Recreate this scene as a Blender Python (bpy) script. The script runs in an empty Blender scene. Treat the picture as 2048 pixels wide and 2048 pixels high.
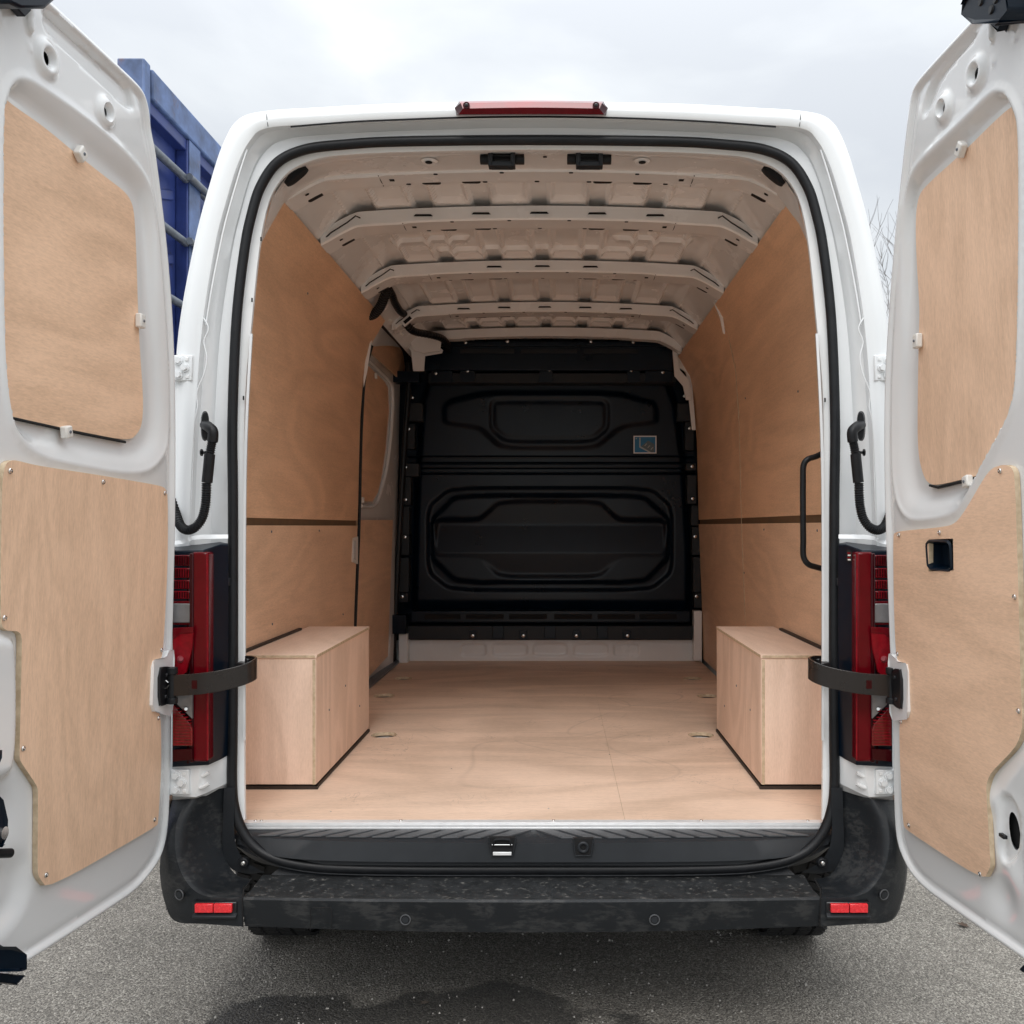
import bpy, math, random
import numpy as np
from mathutils import Vector, Matrix
from mathutils.geometry import delaunay_2d_cdt
random.seed(7)
S = bpy.context.scene
C = S.collection
# ---------------------------------------------------------------- camera
CX, CY, F = 1115.0, 1052.0, 1850.0
CAMX, CAMZ = 0.067, 1.42
cam = bpy.data.cameras.new('camera'); co = bpy.data.objects.new('camera', cam); C.objects.link(co)
cam.sensor_width = 36; cam.lens = 36 * F / 2048
cam.shift_x = (1024 - CX) / 2048; cam.shift_y = (CY - 1024) / 2048
cam.clip_start = 0.05; cam.clip_end = 2000
co.location = (CAMX, 0, CAMZ); co.rotation_euler = (math.radians(90), 0, 0)
S.camera = co
# ---------------------------------------------------------------- sky and sun
SUN_EL, SUN_AZ = math.radians(48), math.radians(184)    # sun behind the viewer, left
w = bpy.data.worlds.new('World'); S.world = w; w.use_nodes = True
nt = w.node_tree; N = nt.nodes; L = nt.links; N.clear()
out = N.new('ShaderNodeOutputWorld')
sky = N.new('ShaderNodeTexSky'); sky.sky_type = 'NISHITA'; sky.sun_disc = False
sky.sun_elevation = SUN_EL; sky.sun_rotation = SUN_AZ
b1 = N.new('ShaderNodeBackground'); b1.inputs[1].default_value = 0.10; L.new(sky.outputs[0], b1.inputs[0])
tc = N.new('ShaderNodeTexCoord')
mp = N.new('ShaderNodeMapping'); mp.inputs['Scale'].default_value = (1, 1, 2.0); mp.inputs['Location'].default_value = (1.3, 0.4, .2)
L.new(tc.outputs['Generated'], mp.inputs[0])
nz = N.new('ShaderNodeTexNoise'); nz.inputs['Scale'].default_value = 2.9; nz.inputs['Detail'].default_value = 7; nz.inputs['Roughness'].default_value = .48; nz.inputs['Distortion'].default_value = .25
L.new(mp.outputs[0], nz.inputs[0])
cr = N.new('ShaderNodeValToRGB'); L.new(nz.outputs[0], cr.inputs[0])
cr.color_ramp.elements[0].position = .36; cr.color_ramp.elements[0].color = (.70, .73, .77, 1)
cr.color_ramp.elements[1].position = .62; cr.color_ramp.elements[1].color = (1, 1, .99, 1)
e = cr.color_ramp.elements.new(.48); e.color = (.80, .83, .855, 1)
# overcast luminance rises towards the zenith
sep = N.new('ShaderNodeSeparateXYZ'); L.new(tc.outputs['Generated'], sep.inputs[0])
cl = N.new('ShaderNodeClamp'); L.new(sep.outputs['Z'], cl.inputs[0])
pw = N.new('ShaderNodeMath'); pw.operation = 'POWER'; L.new(cl.outputs[0], pw.inputs[0]); pw.inputs[1].default_value = 3
m1 = N.new('ShaderNodeMath'); m1.operation = 'MULTIPLY_ADD'; L.new(cl.outputs[0], m1.inputs[0]); m1.inputs[1].default_value = .13; m1.inputs[2].default_value = .325
mr = N.new('ShaderNodeMath'); mr.operation = 'MULTIPLY_ADD'; L.new(pw.outputs[0], mr.inputs[0]); mr.inputs[1].default_value = 1.05; L.new(m1.outputs[0], mr.inputs[2])
b2 = N.new('ShaderNodeBackground'); L.new(cr.outputs[0], b2.inputs[0]); L.new(mr.outputs[0], b2.inputs[1])
mx = N.new('ShaderNodeMixShader'); mx.inputs[0].default_value = .94
L.new(b1.outputs[0], mx.inputs[1]); L.new(b2.outputs[0], mx.inputs[2]); L.new(mx.outputs[0], out.inputs[0])
sl = bpy.data.lights.new('sun', 'SUN'); so = bpy.data.objects.new('sun', sl); C.objects.link(so)
sl.energy = .5; sl.angle = math.radians(25); sl.color = (1, .97, .93)
d = Vector((math.sin(SUN_AZ) * math.cos(SUN_EL), math.cos(SUN_AZ) * math.cos(SUN_EL), math.sin(SUN_EL)))
so.rotation_euler = d.to_track_quat('Z', 'Y').to_euler()
S.view_settings.view_transform = 'Standard'; S.view_settings.look = 'None'
S.view_settings.exposure = 1.36; S.view_settings.gamma = 1; S.view_settings.use_curve_mapping = False
S.render.engine = 'CYCLES'
S.cycles.max_bounces = 10; S.cycles.diffuse_bounces = 7; S.cycles.glossy_bounces = 4
S.cycles.use_denoising = True

# ---------------------------------------------------------------- materials
def newmat(name):
    m = bpy.data.materials.new(name); m.use_nodes = True
    return m, m.node_tree, m.node_tree.nodes['Principled BSDF']
def nn(t, kind, **kw):
    n = t.nodes.new(kind)
    for k, v in kw.items():
        n.inputs[k.replace('_', ' ')].default_value = v
    return n
def plain(name, col, rough=.5, metal=0, coat=0, bump=0, bscale=400, var=0.0, vscale=6, spec=.5, dirt=0, dirtcol=(.5, .48, .43), dscale=18, dpos=.6, trans=0, dstretch=None):
    m, t, p = newmat(name)
    p.inputs['Base Color'].default_value = (*col, 1)
    p.inputs['Roughness'].default_value = rough; p.inputs['Metallic'].default_value = metal
    p.inputs['Coat Weight'].default_value = coat; p.inputs['Specular IOR Level'].default_value = spec
    if trans: p.inputs['Transmission Weight'].default_value = trans
    co = t.nodes.new('ShaderNodeTexCoord').outputs['Object']
    last = None
    if var:
        n = nn(t, 'ShaderNodeTexNoise', Scale=vscale, Detail=6.0, Roughness=.6); t.links.new(co, n.inputs[0])
        r = t.nodes.new('ShaderNodeValToRGB'); t.links.new(n.outputs[0], r.inputs[0])
        r.color_ramp.elements[0].position = .3; r.color_ramp.elements[1].position = .7
        r.color_ramp.elements[0].color = (*[c * (1 - var) for c in col], 1)
        r.color_ramp.elements[1].color = (*[min(1, c * (1 + var)) for c in col], 1)
        t.links.new(r.outputs[0], p.inputs['Base Color']); last = r.outputs[0]
        mrr = nn(t, 'ShaderNodeMapRange'); t.links.new(n.outputs[0], mrr.inputs[0])
        mrr.inputs['To Min'].default_value = max(0, rough - .1); mrr.inputs['To Max'].default_value = min(1, rough + .12)
        t.links.new(mrr.outputs[0], p.inputs['Roughness'])
    if dirt:
        dco = co
        if dstretch:
            dm = t.nodes.new('ShaderNodeMapping'); dm.inputs['Scale'].default_value = dstretch; dm.inputs['Rotation'].default_value = (0, 0, .25); t.links.new(co, dm.inputs[0]); dco = dm.outputs[0]
        n = nn(t, 'ShaderNodeTexNoise', Scale=dscale, Detail=9.0, Roughness=.72, Distortion=.4); t.links.new(dco, n.inputs[0])
        n2 = nn(t, 'ShaderNodeTexNoise', Scale=dscale * .22, Detail=3.0, Roughness=.6); t.links.new(co, n2.inputs[0])
        ml = t.nodes.new('ShaderNodeMath'); ml.operation = 'MULTIPLY'; t.links.new(n.outputs[0], ml.inputs[0]); t.links.new(n2.outputs[0], ml.inputs[1])
        mr_ = nn(t, 'ShaderNodeMapRange'); t.links.new(ml.outputs[0], mr_.inputs[0])
        mr_.inputs['From Min'].default_value = dpos * .5; mr_.inputs['From Max'].default_value = dpos * .5 + .10
        mr_.inputs['To Max'].default_value = dirt
        mm = t.nodes.new('ShaderNodeMix'); mm.data_type = 'RGBA'; t.links.new(mr_.outputs[0], mm.inputs[0])
        if last: t.links.new(last, mm.inputs[6])
        else: mm.inputs[6].default_value = (*col, 1)
        mm.inputs[7].default_value = (*dirtcol, 1)
        t.links.new(mm.outputs[2], p.inputs['Base Color'])
    if bump:
        n = nn(t, 'ShaderNodeTexNoise', Scale=bscale, Detail=3.0); t.links.new(co, n.inputs[0])
        bp = nn(t, 'ShaderNodeBump', Strength=bump, Distance=.001); t.links.new(n.outputs[0], bp.inputs['Height']); t.links.new(bp.outputs[0], p.inputs['Normal'])
    return m
FZ_ = .58
def wood(name, grain='Z', base=(.50, .345, .225), dark=.80, seed=0.0, pale=1.12, swirl=1.0, scuff=0, fig=.05):
    m, t, p = newmat(name)
    ln = t.links.new
    co = t.nodes.new('ShaderNodeTexCoord').outputs['Object']
    ax = {'X': (1, 0, 0), 'Y': (0, 1, 0), 'Z': (0, 0, 1)}[grain]
    def mapped(al, ac, off=0.0):
        mp = t.nodes.new('ShaderNodeMapping')
        mp.inputs['Scale'].default_value = tuple(al if a else ac for a in ax)
        mp.inputs['Location'].default_value = (seed + off, seed * 1.7 + off, seed * .6)
        ln(co, mp.inputs[0]); return mp.outputs[0]
    big = nn(t, 'ShaderNodeTexNoise', Scale=1.0, Detail=2.0, Roughness=.45, Distortion=.6); ln(mapped(.9, 3.0), big.inputs[0])
    k = t.nodes.new('ShaderNodeMath'); k.operation = 'MULTIPLY'; k.inputs[1].default_value = 58 * swirl; ln(big.outputs[0], k.inputs[0])
    sn = t.nodes.new('ShaderNodeMath'); sn.operation = 'SINE'; ln(k.outputs[0], sn.inputs[0])
    st = nn(t, 'ShaderNodeTexNoise', Scale=1.0, Detail=6.0, Roughness=.66, Distortion=.5); ln(mapped(3.5, 60, 3), st.inputs[0])
    fl = nn(t, 'ShaderNodeTexNoise', Scale=1.0, Detail=3.0, Roughness=.7); ln(mapped(45, 260, 9), fl.inputs[0])
    pat = nn(t, 'ShaderNodeTexNoise', Scale=1.6, Detail=3.0, Roughness=.5); ln(mapped(1, 1.6, 5), pat.inputs[0])
    def mad(a, m_, b):
        n = t.nodes.new('ShaderNodeMath'); n.operation = 'MULTIPLY_ADD'; ln(a, n.inputs[0]); n.inputs[1].default_value = m_
        if isinstance(b, float): n.inputs[2].default_value = b
        else: ln(b, n.inputs[2])
        return n.outputs[0]
    v = mad(sn.outputs[0], fig, -.18)
    v = mad(st.outputs[0], .34, v)
    v = mad(fl.outputs[0], .60, v)
    v = mad(pat.outputs[0], .42, v)
    r = t.nodes.new('ShaderNodeValToRGB'); ln(v, r.inputs[0])
    r.color_ramp.elements[0].position = .26; r.color_ramp.elements[1].position = .68
    r.color_ramp.elements[0].color = (base[0] * dark, base[1] * dark * .97, base[2] * dark * .93, 1)
    r.color_ramp.elements[1].color = (base[0] * pale, base[1] * pale, base[2] * pale, 1)
    colo = r.outputs[0]
    if scuff:
        s = nn(t, 'ShaderNodeTexNoise', Scale=3.2, Detail=5.0, Roughness=.55, Distortion=1.6); ln(co, s.inputs[0])
        a = t.nodes.new('ShaderNodeMath'); a.operation = 'SUBTRACT'; a.inputs[1].default_value = .5; ln(s.outputs[0], a.inputs[0])
        b = t.nodes.new('ShaderNodeMath'); b.operation = 'ABSOLUTE'; ln(a.outputs[0], b.inputs[0])
        q = nn(t, 'ShaderNodeMapRange'); ln(b.outputs[0], q.inputs[0]); q.inputs['From Max'].default_value = .006
        q.inputs['To Min'].default_value = 1 - scuff; q.inputs['To Max'].default_value = 1
        msk = nn(t, 'ShaderNodeTexNoise', Scale=2.3, Detail=2.0); ln(co, msk.inputs[0])
        mk_ = nn(t, 'ShaderNodeMapRange'); ln(msk.outputs[0], mk_.inputs[0]); mk_.inputs['From Min'].default_value = .5; mk_.inputs['From Max'].default_value = .62
        mm = t.nodes.new('ShaderNodeMix'); mm.data_type = 'FLOAT'; ln(mk_.outputs[0], mm.inputs[0]); mm.inputs[2].default_value = 1; ln(q.outputs[0], mm.inputs[3])
        # curved drag marks
        wv = nn(t, 'ShaderNodeTexNoise', Scale=1.3, Detail=0.0); ln(co, wv.inputs[0])
        wob = t.nodes.new('ShaderNodeVectorMath'); wob.operation = 'MULTIPLY_ADD'; ln(wv.outputs['Color'], wob.inputs[0]); wob.inputs[1].default_value = (.5, .5, 0); ln(co, wob.inputs[2])
        acc = mm.outputs[0]
        for ix, (cx_, cy_, rr_, dk) in enumerate(((.25, 3.55, .26, .84), (.62, 3.9, .42, .86), (.05, 3.2, .33, .88), (.9, 3.4, .62, .87), (-.1, 4.1, .5, .88), (.45, 4.45, .2, .84), (.15, 3.62, .17, .84))):
            sb = t.nodes.new('ShaderNodeVectorMath'); sb.operation = 'SUBTRACT'; ln(wob.outputs[0], sb.inputs[0]); sb.inputs[1].default_value = (cx_ + .25, cy_ + .25, FZ_)
            lg = t.nodes.new('ShaderNodeVectorMath'); lg.operation = 'LENGTH'; ln(sb.outputs[0], lg.inputs[0])
            q1 = t.nodes.new('ShaderNodeMath'); q1.operation = 'SUBTRACT'; ln(lg.outputs['Value'], q1.inputs[0]); q1.inputs[1].default_value = rr_
            q2 = t.nodes.new('ShaderNodeMath'); q2.operation = 'ABSOLUTE'; ln(q1.outputs[0], q2.inputs[0])
            q3 = nn(t, 'ShaderNodeMapRange'); ln(q2.outputs[0], q3.inputs[0]); q3.inputs['From Max'].default_value = .011; q3.inputs['To Min'].default_value = dk; q3.inputs['To Max'].default_value = 1
            mn = nn(t, 'ShaderNodeTexNoise', Scale=1.9 + ix * .37, Detail=1.0); ln(co, mn.inputs[0])
            mk2 = nn(t, 'ShaderNodeMapRange'); ln(mn.outputs[0], mk2.inputs[0]); mk2.inputs['From Min'].default_value = .42; mk2.inputs['From Max'].default_value = .58
            mx2 = t.nodes.new('ShaderNodeMix'); mx2.data_type = 'FLOAT'; ln(mk2.outputs[0], mx2.inputs[0]); mx2.inputs[2].default_value = 1; ln(q3.outputs[0], mx2.inputs[3])
            pr_ = t.nodes.new('ShaderNodeMath'); pr_.operation = 'MULTIPLY'; ln(acc, pr_.inputs[0]); ln(mx2.outputs[0], pr_.inputs[1]); acc = pr_.outputs[0]
        # broad greyish foot traffic
        ft = nn(t, 'ShaderNodeTexNoise', Scale=1.3, Detail=4.0, Roughness=.6, Distortion=.8); ln(co, ft.inputs[0])
        fr_ = nn(t, 'ShaderNodeMapRange'); ln(ft.outputs[0], fr_.inputs[0]); fr_.inputs['From Min'].default_value = .4; fr_.inputs['From Max'].default_value = .65; fr_.inputs['To Min'].default_value = 1.0; fr_.inputs['To Max'].default_value = .90
        pr_ = t.nodes.new('ShaderNodeMath'); pr_.operation = 'MULTIPLY'; ln(acc, pr_.inputs[0]); ln(fr_.outputs[0], pr_.inputs[1])
        class _O: outputs = [pr_.outputs[0]]
        mm = _O
        g = t.nodes.new('ShaderNodeVectorMath'); g.operation = 'SCALE'; ln(colo, g.inputs[0]); ln(mm.outputs[0], g.inputs['Scale'])
        colo = g.outputs[0]
    ln(colo, p.inputs['Base Color'])
    p.inputs['Roughness'].default_value = .5; p.inputs['Specular IOR Level'].default_value = .35
    bp = nn(t, 'ShaderNodeBump', Strength=.25, Distance=.0006); ln(fl.outputs[0], bp.inputs['Height']); ln(bp.outputs[0], p.inputs['Normal'])
    return m
def plyedge(name, ax):
    m, t, p = newmat(name)
    co = t.nodes.new('ShaderNodeTexCoord').outputs['Object']
    n = nn(t, 'ShaderNodeTexNoise', Scale=60.0, Detail=4.0); t.links.new(co, n.inputs[0])
    r = t.nodes.new('ShaderNodeValToRGB'); t.links.new(n.outputs[0], r.inputs[0])
    r.color_ramp.elements[0].position = .35; r.color_ramp.elements[1].position = .65
    r.color_ramp.elements[0].color = (.50, .38, .25, 1); r.color_ramp.elements[1].color = (.66, .53, .37, 1)
    t.links.new(r.outputs[0], p.inputs['Base Color']); p.inputs['Roughness'].default_value = .7
    return m
M = dict(
    white=plain('white_paint', (.82, .84, .85), .14, coat=.8, var=.012, vscale=3, bump=.03, bscale=900),
    inner=plain('interior_white_paint', (.85, .86, .86), .24, coat=.4, var=.03, vscale=5),
    rubber=plain('black_rubber', (.009, .010, .012), .42, spec=.3, bump=.3, bscale=500, var=.25, vscale=30),
    dustrubber=plain('dusty_rubber', (.03, .031, .034), .5, bump=.3, bscale=500, dirt=.35, dirtcol=(.34, .32, .28), dscale=35, dpos=.58),
    plastic=plain('grey_black_plastic', (.021, .024, .028), .42, spec=.3, bump=.35, bscale=1300, var=.15, vscale=10),
    bumper=plain('bumper_plastic', (.013, .0155, .0185), .45, spec=.3, bump=.35, bscale=1300, dirt=.07, dirtcol=(.36, .35, .33), dscale=60, dpos=.50, var=.12, dstretch=(.5, 1, 1.6)),
    bumptop=plain('scuffed_bumper_plastic', (.026, .028, .030), .5, spec=.3, bump=.5, bscale=900, dirt=.45, dirtcol=(.42, .41, .38), dscale=240, dpos=.62, var=.35, vscale=22, dstretch=(.35, 1, 1)),
    bulk=plain('bulkhead_black', (.0016, .0075, .0170), .30, spec=.30, bump=.15, bscale=700, var=.2),
    black=plain('gloss_black', (.008, .008, .010), .3),
    dark=plain('dark_part_and_shade', (.006, .006, .007), .9),  # near-black for dark parts and for shade painted into holes and gaps
    strap=plain('brown_black_strap', (.014, .011, .010), .25, coat=.15, var=.1),
    alu=plain('aluminium', (.88, .89, .90), .38, metal=.35, var=.05, vscale=40),
    chrome=plain('chrome', (.75, .74, .72), .15, metal=1),
    seal_line=plain('dark_brown_sealant', (.030, .020, .015), .6),
    brownstrip=plain('brown_board', (.16, .10, .055), .6, var=.2, vscale=20),
    clip=plain('white_clip_plastic', (.78, .76, .72), .4),
    red=plain('red_lens', (.12, .002, .006), .12, spec=.25, var=.12, vscale=20),
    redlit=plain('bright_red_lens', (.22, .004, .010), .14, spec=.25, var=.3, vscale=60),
    darkred=plain('dark_red_lens', (.035, .001, .003), .1, spec=.25),
    pinkred=plain('pale_red_lens', (.26, .035, .045), .3, coat=.2, var=.35, vscale=9),
    orange=plain('orange_red_lens', (.20, .007, .006), .2, coat=1, var=.4, vscale=90),
    clear=plain('clear_grey_lens', (.20, .195, .195), .15, coat=.4, var=.15, vscale=30),
    reflector=plain('red_reflector', (.78, .025, .035), .25, coat=.6, bump=1.0, bscale=260, var=.15, vscale=150),
    tread=plain('tread_plastic', (.07, .074, .08), .4, bump=.4, bscale=900, var=.2, vscale=40),
    tyre=plain('tyre_rubber', (.018, .018, .019), .75, bump=.4, bscale=300, var=.2, vscale=20),
    blue=plain('blue_container_paint', (.030, .052, .20), .4, var=.3, vscale=5, dirt=.6, dirtcol=(.05, .035, .03), dscale=9, dpos=.66),
    bluepale=plain('faded_and_lit_blue_paint', (.10, .155, .31), .5, var=.45, vscale=9, dirt=.8, dirtcol=(.17, .085, .05), dscale=11, dpos=.56),  # weathered rails; also paints the post faces as if lit
    bark=plain('grey_bark', (.20, .19, .185), .9, var=.3, vscale=8),
    steel=plain('scuffed_steel', (.17, .19, .22), .4, metal=.4, var=.3, vscale=25),
)
PE = plyedge('plywood_edge', 'Z')
WD_door = wood('plywood_vertical_grain', 'Z', (.86, .605, .43), seed=1.0)
WD_door2 = wood('plywood_swirl_grain', 'Y', (.85, .595, .425), seed=5.3, swirl=.6, fig=.07)
WD_win = wood('window_plywood', 'Y', (.86, .60, .42), seed=8.1, swirl=.6, fig=.07)
WD_win2 = wood('window_plywood_vertical', 'Z', (.86, .61, .44), seed=11.0)
WD_wall = wood('wall_plywood', 'Y', (.83, .545, .355), seed=14.0, swirl=.6, fig=.07)
WD_wall2 = wood('wall_plywood_lower', 'Y', (.85, .59, .41), seed=17.0, swirl=.8)
WD_floor = wood('floor_plywood', 'X', (.84, .635, .495), seed=21.0, swirl=.42, scuff=.28, fig=.10)
WD_box = wood('box_plywood', 'Z', (.90, .69, .56), seed=25.0, swirl=.8, dark=.82, pale=1.06, fig=.10)
WD_boxt = wood('box_top_plywood', 'Y', (.84, .65, .53), seed=29.0, dark=.86)

# ---------------------------------------------------------------- helpers
def W(px, py, D):
    return Vector((CAMX + (px - CX) * D / F, D, CAMZ - (py - CY) * D / F))
def R(px, py, off=0.0):                      # the rear face of the body: leans forward with height
    b = (py - CY) / F
    return W(px, py, (2.50 + off + .05 * (CAMZ - .45)) / (1 + .05 * b))
def Xp(px, py, X):                           # a side plane X = const
    return W(px, py, (X - CAMX) * F / (px - CX))
def Zp(px, py, Z):
    return W(px, py, (CAMZ - Z) * F / (py - CY))
def mir(p, s):
    return Vector((-s * p[0], p[1], p[2]))     # s=-1 keeps the left side, s=+1 mirrors it to the right
PIV = {}
def empty(name, loc):
    o = bpy.data.objects.new(name, None); C.objects.link(o); o.location = loc; o.empty_display_size = .2
    PIV[o.name] = Vector(loc); return o
def link(o, parent):
    C.objects.link(o)
    if parent is not None:
        o.parent = parent
        if parent.name in PIV: o.matrix_parent_inverse = Matrix.Translation(-PIV[parent.name])
    return o
def mk(name, vs, fs, mat, parent=None, ang=35, fm=None, bevel=0, bseg=2):
    me = bpy.data.meshes.new(name); me.from_pydata([tuple(v) for v in vs], [], fs)
    for m_ in (mat if isinstance(mat, (list, tuple)) else [mat]): me.materials.append(m_)
    if fm: me.polygons.foreach_set('material_index', fm)
    me.validate(); me.update()
    if ang:
        me.shade_smooth(); me.set_sharp_from_angle(angle=math.radians(ang))
    o = bpy.data.objects.new(name, me); link(o, parent)
    if bevel:
        b = o.modifiers.new('bevel', 'BEVEL'); b.width = bevel; b.segments = bseg; b.limit_method = 'ANGLE'; b.angle_limit = math.radians(40)
    return o
def merge(*parts):
    vs, fs = [], []
    for v, f in parts:
        o = len(vs); vs += list(v); fs += [[i + o for i in q] for q in f]
    return vs, fs
def boxg(c, s, rot=None):
    vs = []
    for z in (-.5, .5):
        for x, y in ((-.5, -.5), (.5, -.5), (.5, .5), (-.5, .5)):
            v = Vector((x * s[0], y * s[1], z * s[2]))
            if rot is not None: v = rot @ v
            vs.append(v + Vector(c))
    return vs, [[3, 2, 1, 0], [4, 5, 6, 7], [0, 1, 5, 4], [1, 2, 6, 5], [2, 3, 7, 6], [3, 0, 4, 7]]
def box(name, lo, hi, mat, parent, bevel=.002, **k):
    lo, hi = Vector(lo), Vector(hi)
    return mk(name, *boxg((lo + hi) / 2, hi - lo), mat, parent, bevel=bevel, **k)
def cyl(p0, p1, r, n=16, r1=None, cap=True):
    p0, p1 = Vector(p0), Vector(p1); d = (p1 - p0).normalized()
    a = d.orthogonal().normalized(); b = d.cross(a); r1 = r if r1 is None else r1
    vs = []
    for p, q in ((p0, r), (p1, r1)):
        for i in range(n):
            t = 2 * math.pi * i / n; vs.append(p + (a * math.cos(t) + b * math.sin(t)) * q)
    fs = [[i, (i + 1) % n, n + (i + 1) % n, n + i] for i in range(n)]
    if cap: fs += [list(range(n))[::-1], list(range(n, 2 * n))]
    return vs, fs
def catmull(pts, k=8, closed=False):
    P = [Vector(p) for p in pts]; n = len(P); o = []
    rng = n if closed else n - 1
    for i in range(rng):
        g = lambda j: P[j % n] if closed else P[max(0, min(n - 1, j))]
        p0, p1, p2, p3 = g(i - 1), g(i), g(i + 1), g(i + 2)
        for j in range(k):
            t = j / k
            o.append(.5 * ((2 * p1) + (p2 - p0) * t + (2 * p0 - 5 * p1 + 4 * p2 - p3) * t * t + (3 * p1 - p0 - 3 * p2 + p3) * t ** 3))
    if not closed: o.append(P[-1])
    return o
def tube(path, r, n=12, closed=False, prof=None, rf=None, cap=True):
    P = [Vector(p) for p in path]; m = len(P); vs = []; fs = []
    up = None
    for i, p in enumerate(P):
        a = P[(i + 1) % m] if (closed or i < m - 1) else P[i]; b = P[i - 1] if (closed or i > 0) else P[i]
        d = (a - b).normalized()
        if up is None: up = d.orthogonal().normalized()
        up = (up - d * up.dot(d)).normalized(); s = d.cross(up)
        rr = rf(i) if rf else r
        for j in range(n):
            t = 2 * math.pi * j / n
            vs.append(p + (up * math.cos(t) + s * math.sin(t)) * rr)
    for i in range(m if closed else m - 1):
        for j in range(n):
            a = i * n + j; b = i * n + (j + 1) % n; c = ((i + 1) % m) * n + (j + 1) % n; d = ((i + 1) % m) * n + j
            fs.append([a, b, c, d])
    if cap and not closed: fs += [list(range(n))[::-1], [(m - 1) * n + j for j in range(n)]]
    return vs, fs
def gridmesh(rows, flip=False):
    n = len(rows[0]); vs = [p for r in rows for p in r]; fs = []
    for i in range(len(rows) - 1):
        for j in range(n - 1):
            q = [i * n + j, i * n + j + 1, (i + 1) * n + j + 1, (i + 1) * n + j]
            fs.append(q[::-1] if flip else q)
    return vs, fs
def patch(rows, k=6, kr=1, flip=False):
    rows = [catmull(r, k) for r in rows]
    if kr > 1:
        cols = [catmull([r[j] for r in rows], kr) for j in range(len(rows[0]))]
        rows = [[c[i] for c in cols] for i in range(len(cols[0]))]
    return gridmesh(rows, flip)
def chaikin(p, n=2, q=.25):
    for _ in range(n):
        o = []
        for i in range(len(p)):
            a, b = p[i], p[(i + 1) % len(p)]
            o.append((a[0] * (1 - q) + b[0] * q, a[1] * (1 - q) + b[1] * q)); o.append((a[0] * q + b[0] * (1 - q), a[1] * q + b[1] * (1 - q)))
        p = o
    return p
def resample(poly, step):
    o = []
    for i in range(len(poly)):
        a, b = poly[i], poly[(i + 1) % len(poly)]
        n = max(1, int(round(math.hypot(b[0] - a[0], b[1] - a[1]) / step)))
        for j in range(n): o.append((a[0] + (b[0] - a[0]) * j / n, a[1] + (b[1] - a[1]) * j / n))
    return o
def sd(U, V, poly):                        # signed distance, negative inside
    U = np.asarray(U, float); V = np.asarray(V, float)
    best = np.full(U.shape, 1e9); ins = np.zeros(U.shape, bool)
    for i in range(len(poly)):
        ax, ay = poly[i]; bx, by = poly[(i + 1) % len(poly)]
        dx, dy = bx - ax, by - ay; l2 = dx * dx + dy * dy + 1e-18
        t = np.clip(((U - ax) * dx + (V - ay) * dy) / l2, 0, 1)
        best = np.minimum(best, (U - ax - t * dx) ** 2 + (V - ay - t * dy) ** 2)
        c = (ay > V) != (by > V)
        ins ^= c & (U < (bx - ax) * (V - ay) / ((by - ay) if by != ay else 1e-12) + ax)
    best = np.sqrt(best); return np.where(ins, -best, best)
def sm(a, b, x):
    t = np.clip((x - a) / (b - a), 0, 1); return t * t * (3 - 2 * t)
def offpts(poly, off, step):
    P = np.array(poly); n = len(P); t = np.roll(P, -1, 0) - np.roll(P, 1, 0); t /= np.linalg.norm(t, axis=1)[:, None] + 1e-12
    nr = np.stack([t[:, 1], -t[:, 0]], 1)
    if sd(P[:1, 0] + nr[:1, 0] * 1e-4, P[:1, 1] + nr[:1, 1] * 1e-4, poly)[0] < 0: nr = -nr
    return P + nr * off
def field(name, outline, H, to3, mat, parent, step=.01, holes=(), ang=50, flip=False, guides=()):
    ol = resample(outline, step)
    us = [p[0] for p in ol]; vs_ = [p[1] for p in ol]
    gu = np.arange(min(us), max(us), step); gv = np.arange(min(vs_), max(vs_), step)
    A, B = np.meshgrid(gu, gv); A = A.ravel().copy(); B = B.ravel()
    A = A + (np.round(B / step) % 2) * step * .5
    k = sd(A, B, ol) < -step * .55
    hs = [resample(h, step * .5) for h in holes]
    for h in hs: k &= sd(A, B, h) > step * .35
    pts = list(ol); edges = []; extra = []
    n0 = len(ol)
    for gp, offs_ in guides:
        gp = resample(gp, step * .75); dg = sd(A, B, gp)
        for of in offs_:
            q = offpts(gp, of, step)
            ok = (sd(q[:, 0], q[:, 1], ol) < -step * .3) & (np.abs(sd(q[:, 0], q[:, 1], gp) - of) < .0008)
            for h in hs: ok &= sd(q[:, 0], q[:, 1], h) > step * .2
            q = q[ok]
            k &= np.abs(dg - of) > step * .45
            extra += q.tolist()
    if extra:                                  # thin out guide points that crowd each other
        seen = {}; out_e = []
        for e_ in extra:
            key = (int(e_[0] / (step * .3)), int(e_[1] / (step * .3)))
            if key in seen: continue
            seen[key] = 1; out_e.append(tuple(e_))
        extra = out_e
    for h in hs:
        b0 = len(pts); pts += h; edges += [(b0 + i, b0 + (i + 1) % len(h)) for i in range(len(h))]
    pts += extra + list(zip(A[k].tolist(), B[k].tolist()))
    r = delaunay_2d_cdt([Vector(p) for p in pts], edges, [list(range(n0))], 1, 1e-7)
    co = np.array([tuple(v) for v in r[0]]); tris = [list(f) for f in r[2]]
    if holes:
        cen = np.array([co[t_].mean(0) for t_ in tris]); kk = np.ones(len(tris), bool)
        for h in hs: kk &= sd(cen[:, 0], cen[:, 1], h) > 0
        tris = [t_ for t_, g in zip(tris, kk) if g]
    hh = H(co[:, 0], co[:, 1])
    v3 = [to3(u, v, h) for (u, v), h in zip(co.tolist(), hh.tolist())]
    if flip: tris = [t_[::-1] for t_ in tris]
    return mk(name, v3, tris, mat, parent, ang=ang)
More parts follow.
